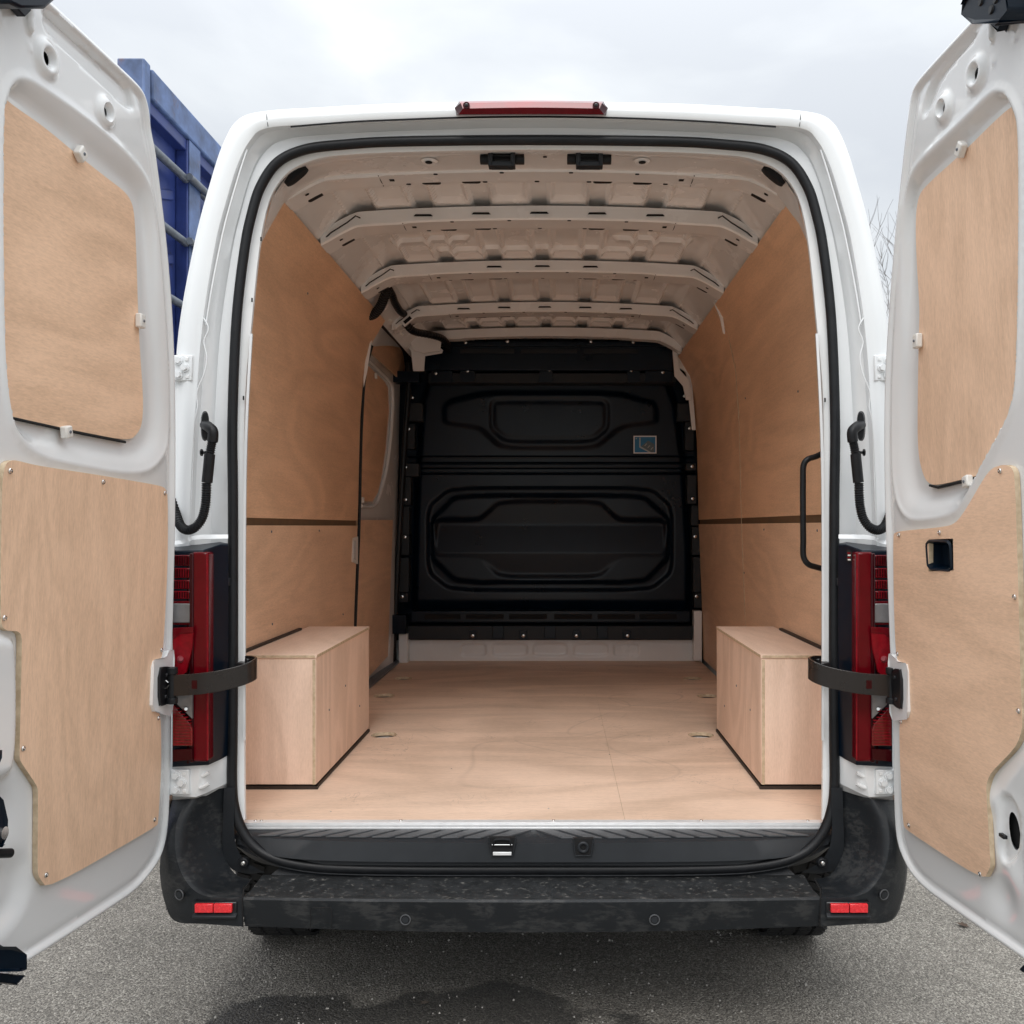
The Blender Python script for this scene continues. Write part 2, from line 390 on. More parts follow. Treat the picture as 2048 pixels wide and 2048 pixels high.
def slab(name, poly, h0, h1, to3, mat, parent, holes=(), emat=None, bevel=0, flip=False):
    """a board: outline poly in plane coordinates, back face at h0, front face at h1"""
    pts = list(poly); edges = []; n0 = len(poly); rings = [list(range(n0))]
    for h in holes:
        b0 = len(pts); pts += list(h); ring = [b0 + i for i in range(len(h))]; rings.append(ring)
        edges += [(ring[i], ring[(i + 1) % len(ring)]) for i in range(len(ring))]
    r = delaunay_2d_cdt([Vector(p) for p in pts], edges, [list(range(n0))], 1, 1e-7)
    co = [tuple(v) for v in r[0]]; tris = [list(f) for f in r[2]]
    if holes:
        cen = np.array([np.array([co[i] for i in t_]).mean(0) for t_ in tris]); kk = np.ones(len(tris), bool)
        for h in holes: kk &= sd(cen[:, 0], cen[:, 1], h) > 0
        tris = [t_ for t_, g in zip(tris, kk) if g]
    n = len(co); vs = [to3(u, v, h1) for u, v in co] + [to3(u, v, h0) for u, v in co]
    fs = [t_ for t_ in tris] + [[i + n for i in t_[::-1]] for t_ in tris]; fm = [0] * len(fs)
    mp_ = {}
    for i, orig in enumerate(r[3]):
        for o_ in orig: mp_[o_] = i
    for ring in rings:
        for i in range(len(ring)):
            a, b = mp_[ring[i]], mp_[ring[(i + 1) % len(ring)]]
            if a != b: fs.append([a, a + n, b + n, b]); fm.append(1)
    if flip: fs = [f[::-1] for f in fs]
    return mk(name, vs, fs, [mat, emat or mat], parent, fm=fm, ang=30, bevel=bevel)
def circ(c, r, n=24, ry=None):
    ry = r if ry is None else ry
    return [(c[0] + r * math.cos(2 * math.pi * i / n), c[1] + ry * math.sin(2 * math.pi * i / n)) for i in range(n)]
MESH = {}
def inst(name, key, build, mat, parent, loc, rot=None, scale=1):
    """one shared mesh, one object per piece"""
    if key not in MESH:
        o = mk(name, *build(), mat, None); MESH[key] = o.data; bpy.data.objects.remove(o)
    o = bpy.data.objects.new(name, MESH[key]); link(o, parent)
    o.location = loc
    if rot is not None: o.rotation_mode = 'QUATERNION'; o.rotation_quaternion = rot
    o.scale = (scale,) * 3
    return o
def screwmesh():
    n = 12; vs = []; fs = []
    prof = [(.0050, 0), (.0050, .0012), (.0038, .0026), (.0016, .0031), (.0012, .0018)]
    for r, z in prof:
        vs += [Vector((r * math.cos(2 * math.pi * i / n), r * math.sin(2 * math.pi * i / n), z)) for i in range(n)]
    for k in range(len(prof) - 1): fs += [[k * n + i, k * n + (i + 1) % n, (k + 1) * n + (i + 1) % n, (k + 1) * n + i] for i in range(n)]
    fs.append([(len(prof) - 1) * n + i for i in range(n)])
    return vs, fs
def screw(parent, loc, nrm, scale=1, mat='chrome'):
    return inst('screw', 'screw' + mat, screwmesh, M[mat], parent, loc, Vector(nrm).to_track_quat('Z', 'Y'), scale)
def boltmesh():
    return merge(cyl((0, 0, 0), (0, 0, .004), .0125, 18), cyl((0, 0, .004), (0, 0, .012), .0095, 6, .0088))

# ================================================================ ground
def asphalt():
    m, t, p = newmat('asphalt'); ln = t.links.new
    co = t.nodes.new('ShaderNodeTexCoord').outputs['Object']
    v = nn(t, 'ShaderNodeTexVoronoi', Scale=150.0); ln(co, v.inputs[0])
    n1 = nn(t, 'ShaderNodeTexNoise', Scale=180.0, Detail=4.0, Roughness=.7); ln(co, n1.inputs[0])
    n2 = nn(t, 'ShaderNodeTexNoise', Scale=1.7, Detail=5.0, Roughness=.6); ln(co, n2.inputs[0])
    r = t.nodes.new('ShaderNodeValToRGB'); ln(v.outputs['Color'], r.inputs[0])
    els = r.color_ramp.elements; els[0].position = .0; els[0].color = (.11, .103, .094, 1); els[1].position = 1; els[1].color = (.44, .42, .39, 1)
    e = els.new(.55); e.color = (.21, .197, .18, 1); e = els.new(.93); e.color = (.33, .315, .29, 1)
    r2 = t.nodes.new('ShaderNodeValToRGB'); ln(n2.outputs[0], r2.inputs[0])
    r2.color_ramp.elements[0].position = .3; r2.color_ramp.elements[0].color = (.72, .72, .72, 1)
    r2.color_ramp.elements[1].position = .7; r2.color_ramp.elements[1].color = (1.15, 1.15, 1.15, 1)
    mu = t.nodes.new('ShaderNodeMix'); mu.data_type = 'RGBA'; mu.blend_type = 'MULTIPLY'; mu.inputs[0].default_value = 1
    ln(r.outputs[0], mu.inputs[6]); ln(r2.outputs[0], mu.inputs[7])
    r3 = t.nodes.new('ShaderNodeValToRGB'); ln(n1.outputs[0], r3.inputs[0])
    r3.color_ramp.elements[0].position = .38; r3.color_ramp.elements[0].color = (.42, .41, .40, 1)
    r3.color_ramp.elements[1].position = .56; r3.color_ramp.elements[1].color = (1.75, 1.71, 1.62, 1)
    mu2 = t.nodes.new('ShaderNodeMix'); mu2.data_type = 'RGBA'; mu2.blend_type = 'MULTIPLY'; mu2.inputs[0].default_value = .9
    ln(mu.outputs[2], mu2.inputs[6]); ln(r3.outputs[0], mu2.inputs[7])
    # wet patch under the back of the van: an ellipse with a noisy rim
    mpw = t.nodes.new('ShaderNodeMapping'); mpw.vector_type = 'POINT'
    mpw.inputs['Location'].default_value = (.28, -2.62 * 1 / .42 * .42, 0); mpw.inputs['Scale'].default_value = (1, 1, 1)
    ln(co, mpw.inputs[0])
    wn = nn(t, 'ShaderNodeTexNoise', Scale=3.0, Detail=5.0, Roughness=.55); ln(co, wn.inputs[0])
    sx = t.nodes.new('ShaderNodeVectorMath'); sx.operation = 'MULTIPLY'; sx.inputs[1].default_value = (1.15, 3.4, 0); ln(mpw.outputs[0], sx.inputs[0])
    le = t.nodes.new('ShaderNodeVectorMath'); le.operation = 'LENGTH'; ln(sx.outputs[0], le.inputs[0])
    ad = t.nodes.new('ShaderNodeMath'); ad.operation = 'MULTIPLY_ADD'; ln(wn.outputs[0], ad.inputs[0]); ad.inputs[1].default_value = 1.3; ln(le.outputs['Value'], ad.inputs[2])
    wet = nn(t, 'ShaderNodeMapRange'); ln(ad.outputs[0], wet.inputs[0]); wet.inputs['From Min'].default_value = 1.28; wet.inputs['From Max'].default_value = 1.36
    wet.inputs['To Min'].default_value = .34; wet.inputs['To Max'].default_value = 1
    sc = t.nodes.new('ShaderNodeVectorMath'); sc.operation = 'SCALE'; ln(mu2.outputs[2], sc.inputs[0]); ln(wet.outputs[0], sc.inputs['Scale'])
    ln(sc.outputs[0], p.inputs['Base Color'])
    rr = nn(t, 'ShaderNodeMapRange'); ln(wet.outputs[0], rr.inputs[0]); rr.inputs['From Min'].default_value = .34
    rr.inputs['To Min'].default_value = .5; rr.inputs['To Max'].default_value = .9; ln(rr.outputs[0], p.inputs['Roughness'])
    bh = t.nodes.new('ShaderNodeMath'); bh.operation = 'ADD'; ln(v.outputs['Distance'], bh.inputs[0]); ln(n1.outputs[0], bh.inputs[1])
    bp = nn(t, 'ShaderNodeBump', Strength=1.0, Distance=.006); bp.invert = True; ln(bh.outputs[0], bp.inputs['Height']); ln(bp.outputs[0], p.inputs['Normal'])
    return m
M['asphalt'] = asphalt()
g = mk('ground', [(-600, -600, 0), (600, -600, 0), (600, 1400, 0), (-600, 1400, 0)], [[0, 1, 2, 3]], M['asphalt'])
g['kind'] = 'structure'; g['label'] = 'grey asphalt yard with a darker damp patch behind the van'

# loose grit on the asphalt
def grit():
    rnd = random.Random(3); vs = []; fs = []
    for _ in range(2600):
        x = rnd.uniform(-2.3, 2.4); y = rnd.uniform(2.35, 4.6)
        q = rnd.uniform(.0016, .0042) * (1.6 if rnd.random() < .04 else 1); o = len(vs)
        a = rnd.uniform(0, 6.28)
        pts = [(math.cos(a + k * 1.571) * q * rnd.uniform(.7, 1.2), math.sin(a + k * 1.571) * q * rnd.uniform(.7, 1.2)) for k in range(4)]
        vs += [Vector((x + p_[0], y + p_[1], .0005)) for p_ in pts] + [Vector((x + p_[0] * .5, y + p_[1] * .5, q * 1.1)) for p_ in pts]
        fs += [[o + 4, o + 5, o + 6, o + 7]] + [[o + k, o + (k + 1) % 4, o + 4 + (k + 1) % 4, o + 4 + k] for k in range(4)]
    g_ = mk('grit', vs, fs, plain('pale_grit', (.40, .38, .35), .9, var=.5, vscale=40), None, ang=0); g_['kind'] = 'stuff'
    g_['label'] = 'fine pale grit scattered over the asphalt'
grit()
def leaf(x, y, rot, sc, label, col):
    out_l = [(0, -.5), (.12, -.3), (.30, -.22), (.22, -.05), (.34, .12), (.14, .18), (0, .5), (-.14, .2), (-.32, .10), (-.2, -.04), (-.28, -.24), (-.1, -.3)]
    c_, s_ = math.cos(rot), math.sin(rot)
    vs = [Vector((x + (a * c_ - b * s_) * sc, y + (a * s_ + b * c_) * sc, .004 + .25 * sc * abs(a) + .1 * sc * (b + .5) ** 2)) for a, b in out_l] + [Vector((x, y, .003))]
    n = len(out_l)
    o = mk('fallen_leaf', vs, [[i, (i + 1) % n, n] for i in range(n)], plain('leaf_' + col, {'brown': (.07, .045, .03), 'grey': (.11, .09, .075)}[col], .8), None, ang=0)
    o['label'] = label; o['category'] = 'leaf'; o['group'] = 'dead leaves on the asphalt'
p_ = Zp(1925, 1853, 0); leaf(p_.x, p_.y, .9, .05, 'small dark curled leaf on the asphalt below the right rear door', 'brown')
p_ = Zp(848, 2010, 0); leaf(p_.x, p_.y, 2.2, .04, 'greyish torn leaf lying on the damp patch under the bumper', 'grey')
# ================================================================ the van
van = empty('cargo_van', (0, 4.3, 0))
van['label'] = 'white cargo van seen from behind with both rear doors open and a plywood-lined load space'
van['category'] = 'van'

# ---- rear portal: half loops from the roof centre down the left side, mirrored
Sx = [(1066, 203), (800, 207), (640, 215), (534, 222), (478, 238), (446, 287), (417, 377), (389, 485), (357, 663), (347, 838), (340, 1012), (334, 1300), (332, 1590)]
Cx = [(1066, 233), (800, 239), (640, 248), (534, 256), (500, 281), (474, 332), (450, 410), (430, 490), (406, 640), (392, 800), (380, 1012), (378, 1300), (376, 1590)]
Gx = [(1066, 252), (800, 259), (650, 266), (565, 276), (527, 300), (501, 350), (479, 425), (461, 500), (438, 645), (425, 800), (415, 1012), (413, 1300), (413, 1590)]
Ex = [(1066, 268), (800, 273), (690, 279), (600, 288), (545, 316), (511, 367), (493, 430), (481, 500), (462, 645), (456, 800), (456, 1012), (456, 1300), (456, 1590)]
Kx = [(1066, 299), (800, 304), (700, 309), (640, 316), (588, 336), (555, 368), (534, 415), (518, 500), (503, 645), (490, 800), (489, 1012), (488, 1300), (489, 1590)]
def half(px, off, s):
    return [mir(R(x, y, off), s) for x, y in px]
def ring(px, off, dx=0, dy=0):
    l = [R(x, y, off) for x, y in px]
    c = Vector((0, 0, 1.4))
    l[0].x = 0
    r = [mir(p, 1) for p in l[::-1][:-1]]
    return r + l                                # from bottom right over the roof to bottom left
def sub(rows, k=5): return [catmull(r, k) for r in rows]
S0 = ring(Sx, .035); S00 = ring(Sx, .012)
def shrink(rg, f, fz=None):
    return [Vector((p.x * f, p.y, 1.4 + (p.z - 1.4) * (fz or f))) for p in rg]
rows = []
def at(rg, Y, f=1.0, zt=None, ex=0):
    o = []
    for p in rg:
        z = p.z
        if zt is not None and z > zt: z = zt
        o.append(Vector((p.x * f + (ex if p.x > 0 else -ex) * min(1, abs(p.x) / .5), Y, z)))
    return o
base = ring(Sx, .035)
rows = [ring(Cx, .004), [a * .55 + b * .45 for a, b in zip(ring(Cx, -.006), ring(Sx, -.006))], ring(Sx, .010), base]
# extend the bottom of the side skins down to the sill
def ext(r, z=.36):
    return [Vector((r[0].x, r[0].y, z))] + r + [Vector((r[-1].x, r[-1].y, z))]
shellrows = [ext(r_) for r_ in (base, at(base, 2.85, 1.0, ex=.012), at(base, 6.0, 1.0, ex=.02), at(base, 6.9, .97, 2.25), at(base, 7.3, .95, 1.6), at(base, 8.2, .9, 1.2))]
vs1, fs1 = gridmesh(sub(rows))
vs2, fs2 = gridmesh(sub(shellrows))
mk('body_shell', *merge((vs1, fs1), (vs2, fs2), ([v for v in sub(shellrows)[-1]], [list(range(len(sub(shellrows)[-1])))])), M['white'], van, ang=60)
# recessed door surround between the outer skin and the seal
rows = [ring(Cx, .004), [a * .7 + b * .3 for a, b in zip(ring(Cx, .028), ring(Gx, .028))], ring(Gx, .050), [a * .8 + b * .2 for a, b in zip(ring(Gx, .058), ring(Ex, .058))], ring(Ex, .060), [a * .5 + b * .5 for a, b in zip(ring(Ex, .060), ring(Kx, .060))]]
mk('door_surround', *gridmesh(sub(rows)[::-1]), M['white'], van, ang=28)
# white flange inside the seal and the return that runs into the load space
Kl = Kx + [(490, 1640)]
Kb = ring(Kl, .075)
Em = [a * .55 + b * .45 for a, b in zip(ring(Ex + [(470, 1640)], .064), ring(Kl, .064))]
Ko = []
for p in Kb:
    side = min(1, abs(p.x) / .55) if p.z < 2.35 else max(0, min(1, (abs(p.x) - .6) / .2))
    tgt = Vector((math.copysign(.955, p.x), p.y + .06, p.z))
    q = Vector((p.x, p.y + .06, p.z + .012)); Ko.append(q.lerp(tgt, .72 * side if p.z < 2.3 else .2 * side))
mk('inner_flange', *gridmesh(sub([Em, Kb, [p + Vector((0, .012, 0)) for p in Kb], Ko])[::-1]), M['inner'], van, ang=40)
# seam where the flange trim strips meet (visible joints on both sides)
for s in (-1, 1):
    for y0, y1, dx in ((655, 1483, 5.5),):
        a = [mir(R(x + 3, y, .070), s) for x, y in ((498, 668), (489, 838), (485, 1012), (484, 1300), (484, 1480))]
        b = [mir(R(x + 10, y, .070), s) for x, y in ((496, 668), (487, 838), (483, 1012), (482, 1300), (482, 1480))]
        a2 = [p + Vector((0, -.006, 0)) for p in a]; b2 = [p + Vector((0, -.006, 0)) for p in b]
        mk('flange_trim', *gridmesh(sub([a, a2, b2, b])), M['white'], van, ang=30)
# rubber seal all round
seal = [(1066, 280), (800, 283), (690, 289), (610, 299), (555, 325), (521, 374), (503, 430), (489, 500), (473, 640), (465, 838), (466, 1012), (466, 1300), (465, 1473), (464, 1560), (468, 1612), (484, 1660), (513, 1697), (555, 1719), (620, 1732), (700, 1737), (850, 1739), (1066, 1739)]
offs = [.048] * 14 + [.045, .04, .035, .03, .03, .03, .03, .03]
pl = [R(x, y, o) for (x, y), o in zip(seal, offs)]
pl[0].x = 0; pl[-1].x = 0
full = pl + [mir(p, 1) for p in pl[1:-1][::-1]]
path = catmull(full, 7, closed=True)
mk('door_seal', *tube(path, .0142, 14, closed=True), M['rubber'], van)
pa = catmull([p + Vector((0, .010, 0)) + Vector((-p.x, 0, 1.35 - p.z)).normalized() * -.0135 for p in full], 7, closed=True)
mk('seal_lip', *tube(pa, .0042, 8, closed=True), M['rubber'], van)
lowlip = catmull([mir(p, 1) + Vector((0, -.004, -.0135)) for p in pl[15:]][:-1] + [p + Vector((0, -.004, -.0135)) for p in pl[15:]][::-1], 7)
mk('seal_edge', *tube(lowlip, .0028, 8), M['tread'], van)
# thin dark strip painted as the drip gap's shade under the roof edge, roof seams
def strip(px1, px2, off, s=None, name='trim', mat=None, parent=van, flip=False):
    a = [R(x, y, off) for x, y in px1]; b = [R(x, y, off) for x, y in px2]
    return mk(name, *gridmesh([catmull(b, 6), catmull(a, 6)]), mat, parent)
up = [(581, 251.5), (700, 242), (800, 237.5), (930, 233), (1066, 231.5), (1200, 233), (1335, 237.5), (1440, 243), (1552, 251.5)]
strip(up, [(x, y + 4) for x, y in up], -.001, name='drip_slot_shade', mat=M['dark'])
for s in (-1, 1):
    mk('roof_seam', *tube([mir(R(533, 228, -.002), s), mir(R(534, 240, -.005), s), mir(R(536, 253, .001), s)], .0010, 6), M['rubber'], van)
    bead = [(405, 560), (397, 620), (413, 655), (404, 683), (410, 715), (404, 748), (390, 784), (391, 815), (385, 850), (381, 950), (377, 1045)]
    mk('crease_bead', *tube(catmull([mir(R(x + 4, y, .006 if y < 800 else .008), s) for x, y in bead], 5), .0020, 8), M['white'], van)  # raised bead added in place of the gutter's crease edge
    bead2 = [(494, 300), (478, 350), (455, 430), (443, 480), (425, 570), (412, 650)]
    mk('crease_bead', *tube(catmull([mir(R(x, y, .012), s) for x, y in bead2], 5), .0028, 8), M['white'], van)

# ---- high level brake light
def brake():
    lt = [R(x, y, o) for x, y, o in ((914, 206, -.004), (1211, 206, -.004), (1213, 226, -.006), (912, 226, -.006))]
    def q(pts, d): return [R(x, y, d) for x, y in pts]
    top = q([(918, 203), (1066, 201), (1207, 203)], -.004); f0 = q([(921, 206), (1066, 204), (1204, 206)], -.030)
    f1 = q([(926, 217), (1066, 215), (1199, 217)], -.034); bt = q([(917, 229), (1066, 228), (1208, 229)], -.022); bk = q([(913, 231), (1066, 230), (1212, 231)], .0)
    k = 6
    c = lambda r: catmull(r, k)
    bo = mk('high_brake_light', *gridmesh([c(bk), c(bt), c(f1)]), M['red'], van)
    mk('upper_lens', *gridmesh([c(f1), c(f0), c(top)]), M['pinkred'], bo)
    for xe, s in ((0, 1), (-1, -1)):
        r_ = [top[xe], f0[xe], f1[xe], bt[xe], bk[xe]]
        e_ = R(909 if s == 1 else 1216, 216, -.002)
        mk('end_cap', r_ + [e_], [[i, i + 1, 5] if s == 1 else [i + 1, i, 5] for i in range(4)], M['darkred'], bo)
    for x in (933, 1192):
        p = R(x, 211.5, -.034)
        mk('screw_well', *cyl(p, p + Vector((0, -.004, 0)), .0095, 20), M['darkred'], bo)
        screw(bo, p + Vector((0, -.0045, 0)), (0, -1, 0), 1.0, 'black')
brake()

# ================================================================ load space
FZ = .58
XP = [(.58, .965), (.925, .957), (1.42, .938), (1.95, .925), (2.18, .908), (2.33, .872), (2.45, .80)]
def wallx(z): return float(np.interp(z, [p[0] for p in XP], [p[1] for p in XP]))
# floor: three plywood sheets
def to_floor(u, v, h): return Vector((u, v, FZ + h))
tie = [(-.63, 3.72), (-.79, 4.58), (-.785, 5.10), (.644, 3.72), (.808, 4.57), (.81, 5.1)]
fl_back = 5.80
sheets = [([(-.955, 2.628), (.2594, 2.628), (.2594, 4.7195), (-.955, 4.7195)], tie[:2]), ([(.2600, 2.628), (.955, 2.628), (.955, 4.7195), (.2600, 4.7195)], [tie[3], tie[4]]), ([(-.955, 4.7205), (.955, 4.7205), (.955, fl_back), (-.955, fl_back)], [tie[2], tie[5]])]
for poly, hs in sheets:
    slab('floor_board', poly, -.014, 0, to_floor, WD_floor, van, holes=[circ(h, .052, 28) for h in hs], emat=PE)
box('floor_pan', (-.97, 2.60, .545), (.97, 5.85, .552), M['inner'], van, bevel=0)
for h in tie:
    mk('tie_down_cup', *merge(cyl((h[0], h[1], .553), (h[0], h[1], .5615), .044, 28, .05)), M['inner'], van)
    if 0: mk('tie_down_ring', *tube([(h[0] + .03 * math.cos(a), h[1] + .03 * math.sin(a), .566) for a in np.linspace(0, 2 * math.pi, 20)[:-1]], .004, 8, closed=True), M['chrome'], van)
for p_ in [(.04, 2.75), (.258, 3.4), (.255, 3.9), (-.3, 3.2), (.5, 3.6), (-.6, 2.72), (.7, 4.4), (-.4, 4.5), (.2, 4.6), (-.2, 5.2)]:
    screw(van, (p_[0], p_[1], FZ - .001), (0, 0, 1), .6)
# threshold strip
box('threshold_strip', (-.835, 2.604, .582), (.835, 2.632, .5845), M['alu'], van, bevel=.001)
al = bpy.data.objects['threshold_strip']
for (z0, z1, y) in ((.5735, .5815, 2.602), (.567, .5725, 2.600)):
    box('strip_lip', (-.835, y, z0), (.835, y + .006, z1), M['alu'], al, bevel=.0008)
for px in (508, 520, 800, 1107, 1404, 1618):
    p = Zp(px, 1644, .585); screw(al, (p.x, 2.622, .5845), (0, 0, 1), 1.0)

# wheel boxes
def wheelbox(s, xi):
    o = mk('wheel_box', *boxg((s * (.93 + xi + .02) / 2, 3.366, .78), (.93 - xi - .02, .78, .38)), M['dark'], van, ang=0)
    y0, y1, zt, xo = 2.952, 3.78, 1.008, .95
    X0, X1 = sorted((s * xi, s * xo))
    b = .012
    q = .0015
    # front, side, top boards with visible edges
    f = mk('front_board', *boxg(((X0 + X1) / 2 - (-s) * 0, y0 + b / 2, (FZ + zt) / 2 + .002), (X1 - X0, b, zt - FZ - .026)), [WD_box], o, bevel=.0012)
    f.data.materials[0] = WD_box
    mk('side_board', *boxg((s * (xi + b / 2) - s * .0005, (y0 + y1) / 2 + b / 2, (FZ + zt) / 2 + .002), (b, y1 - y0 - b, zt - FZ - .026)), WD_box, o, bevel=.0012)
    tv = mk('top_board', *boxg(((X0 + X1) / 2 + s * .001 * -1, (y0 + y1) / 2, zt - b / 2 + q), (X1 - X0 + .003, y1 - y0 + .004, b)), WD_boxt, o, bevel=.0012)
    # pale plywood edge strips
    mk('board_edge', *boxg((s * (xi + .006), y0 - .0008, (FZ + zt) / 2), (.009, .0015, zt - FZ - .03)), PE, o, ang=0)
    mk('board_edge', *boxg(((X0 + X1) / 2, y0 - .0030, zt - .0045), (X1 - X0 - .004, .0012, .0085)), PE, o, ang=0)
    mk('board_edge', *boxg((s * (xi - .0022), (y0 + y1) / 2, zt - .0045), (.0012, y1 - y0 - .01, .0085)), PE, o, ang=0)
    # dark sealant at the foot
    mk('sealant_line', *merge(boxg(((X0 + X1) / 2 - s * .003, y0 + .002, FZ + .0055), (X1 - X0 + .006, .012, .010)), boxg((s * (xi + .002), (y0 + y1) / 2, FZ + .0055), (.012, y1 - y0, .010))), M['seal_line'], o, ang=0)
    mk('sealant_line', *boxg((s * (wallx(1.0) - .006), 3.2, zt + .004), (.014, .90, .012)), M['seal_line'], o, ang=0)
    for y, z in ((3.12, .80), (3.36, .84), (3.6, .72)):
        screw(o, (s * (xi - .0002), y, z), (-s, 0, 0), .8, 'steel')
    return o
wheelbox(-1, .704); wheelbox(1, .718)
# walls
def wallpanel(s, Y0, Y1, z0, z1, mat, inset=0.0, th=.009, top=None):
    zs = np.linspace(z0, z1, 14); zs = sorted(set([z for z in zs] + [z for z, _ in XP if z0 < z < z1]))
    ys = np.linspace(Y0, Y1, 12)
    A = [[Vector((s * (wallx(z) - inset), y, z)) for y in ys] for z in zs]
    B = [[p + Vector((s * th, 0, 0)) for p in r] for r in A]
    va, fa = gridmesh(A, flip=s < 0); vb, fb = gridmesh(B, flip=s > 0)
    n = len(ys); m = len(zs); o = n * m
    bd = [i for i in range(n)] + [i * n + n - 1 for i in range(1, m)] + [(m - 1) * n + i for i in range(n - 2, -1, -1)] + [i * n for i in range(m - 2, 0, -1)]
    fe = [[bd[i], bd[(i + 1) % len(bd)], bd[(i + 1) % len(bd)] + o, bd[i] + o] for i in range(len(bd))]
    return mk('wall_board', va + vb, fa + [[i + o for i in q] for q in fb] + fe, [mat, PE], van, fm=[0] * (len(fa) + len(fb)) + [1] * len(fe), ang=25)
wallpanel(-1, 2.72, 4.65, 1.447, 2.452, WD_wall)
wallpanel(-1, 2.72, 4.65, .60, 1.422, WD_wall2)
wallpanel(1, 2.72, 4.37, 1.458, 2.452, WD_wall)
wallpanel(1, 4.375, 5.70, 1.458, 2.452, WD_wall)
wallpanel(1, 2.72, 4.37, .60, 1.431, WD_wall2)
wallpanel(1, 4.375, 5.70, .60, 1.431, WD_wall2)
for s, z0, z1, y1 in ((-1, 1.418, 1.451, 4.64), (1, 1.427, 1.462, 5.7)):
    box('joint_batten', tuple(min(a, b) for a, b in zip((s * .944, 2.73, z0), (s * .96, y1, z1))), tuple(max(a, b) for a, b in zip((s * .944, 2.73, z0), (s * .96, y1, z1))), M['brownstrip'], van, bevel=0)
for px, py in ((478 + 108, 1065), (478 + 106, 1262), (500, 1262)):
    pass
for s, y, z in ((-1, 3.25, 1.40), (-1, 3.9, 1.40), (1, 3.1, 1.405), (1, 3.9, 1.405), (-1, 3.3, 1.07), (-1, 4.4, 1.0), (1, 3.3, 1.9), (1, 4.2, 2.0), (1, 4.35, 1.2), (-1, 3.5, 2.3)):
    screw(van, (s * (wallx(z) - .0005), y, z), (-s, 0, 0), .9, 'steel')
# structure behind the lining so no light leaks
for s in (-1, 1):
    box('body_side_inner', (min(s * .990, s * .996), 2.90, .45), (max(s * .990, s * .996), 6.0, 1.9), M['inner'], van, bevel=0)

# ceiling
def arch(x, z0=2.62):
    a = abs(x)
    if a < .66: return z0 - .022 * (a / .66) ** 2
    return z0 - .022 - (.150 if z0 > 2.59 else .090) * (min(1, (a - .66) / .165)) ** 1.25
bows = [(2.925, 3.04), (3.385, 3.515), (4.08, 4.22), (4.84, 4.98), (5.46, 5.56)]
def archn(x, z0): return np.array([arch(v, z0) for v in np.asarray(x).ravel()])
def roofH(U, V):
    z = archn(U, 2.62)
    c = sd(U, V, [(-.64, 2.9), (.64, 2.9), (.64, 5.5), (-.64, 5.5)])
    inb = np.zeros_like(U)
    for (a0, b0), (a1, b1) in zip(bows[:-1], bows[1:]):
        m_ = sm(b0 - .02, b0 + .05, V) * (1 - sm(a1 - .05, a1 - .02, V)); inb = np.maximum(inb, m_)
    ph = ((U / .212 + .5) % 1.0 - .5) * .212            # narrow raised channels every 21 cm
    ch = 1 - sm(.030, .040, np.abs(ph))
    side = 1 - sm(.60, .64, np.abs(U))
    z = z - .020 * side * (1 - ch)
    # dished panels between the channels
    dish = sm(.047, .058, np.abs(ph)) * inb * side
    z = z + .016 * dish
    # lateral cross swages in the wider bays
    for (a, b, x0, x1) in ((3.80, 3.84, .30, .62), (5.18, 5.22, .25, .62), (3.95, 3.98, 0, .45), (5.3, 5.34, 0, .5)):
        m_ = sm(a - .012, a, V) * (1 - sm(b, b + .012, V)) * sm(x0 - .01, x0 + .01, np.abs(U)) * (1 - sm(x1 - .01, x1 + .01, np.abs(U)))
        z = z - .016 * m_
    # crease between the roof skin and the cant rail
    z = z - .010 * (np.exp(-((np.abs(U) - .70) / .006) ** 2))
    return z
field('roof_skin', [(-.825, 2.95), (.825, 2.95), (.825, 5.9), (-.825, 5.9)], roofH, lambda u, v, h: Vector((u, v, h)), M['inner'], van, step=.0125, ang=30, flip=True)
# rear header between flange and first bow
Kin = [Vector((x, 2.0, 0)) for x in np.linspace(-.80, .80, 41)]
def kz(x):
    pts = sorted([(p.x, p.z, p.y) for p in catmull(Kb, 5) if p.z > 2.2])
    return np.interp(x, [a[0] for a in pts], [a[1] for a in pts]), np.interp(x, [a[0] for a in pts], [a[2] for a in pts])
hr = []
for t_ in (0, .12, .5, .97, 1):
    r_ = []
    for p in Kin:
        z0, y0 = kz(p.x); z1 = arch(p.x, 2.548) + (.012 if t_ == 1 else 0)
        bow = .010 * math.sin(math.pi * min(1, t_)) + (.010 if t_ in (.12, .5) else 0)
        r_.append(Vector((p.x, (y0 + .012) + (2.93 - y0) * t_, z0 + (z1 - z0) * t_ ** 1.2 + bow)))
    hr.append(r_)
hp = mk('rear_header', *gridmesh(hr, flip=True), M['inner'], van, ang=30)
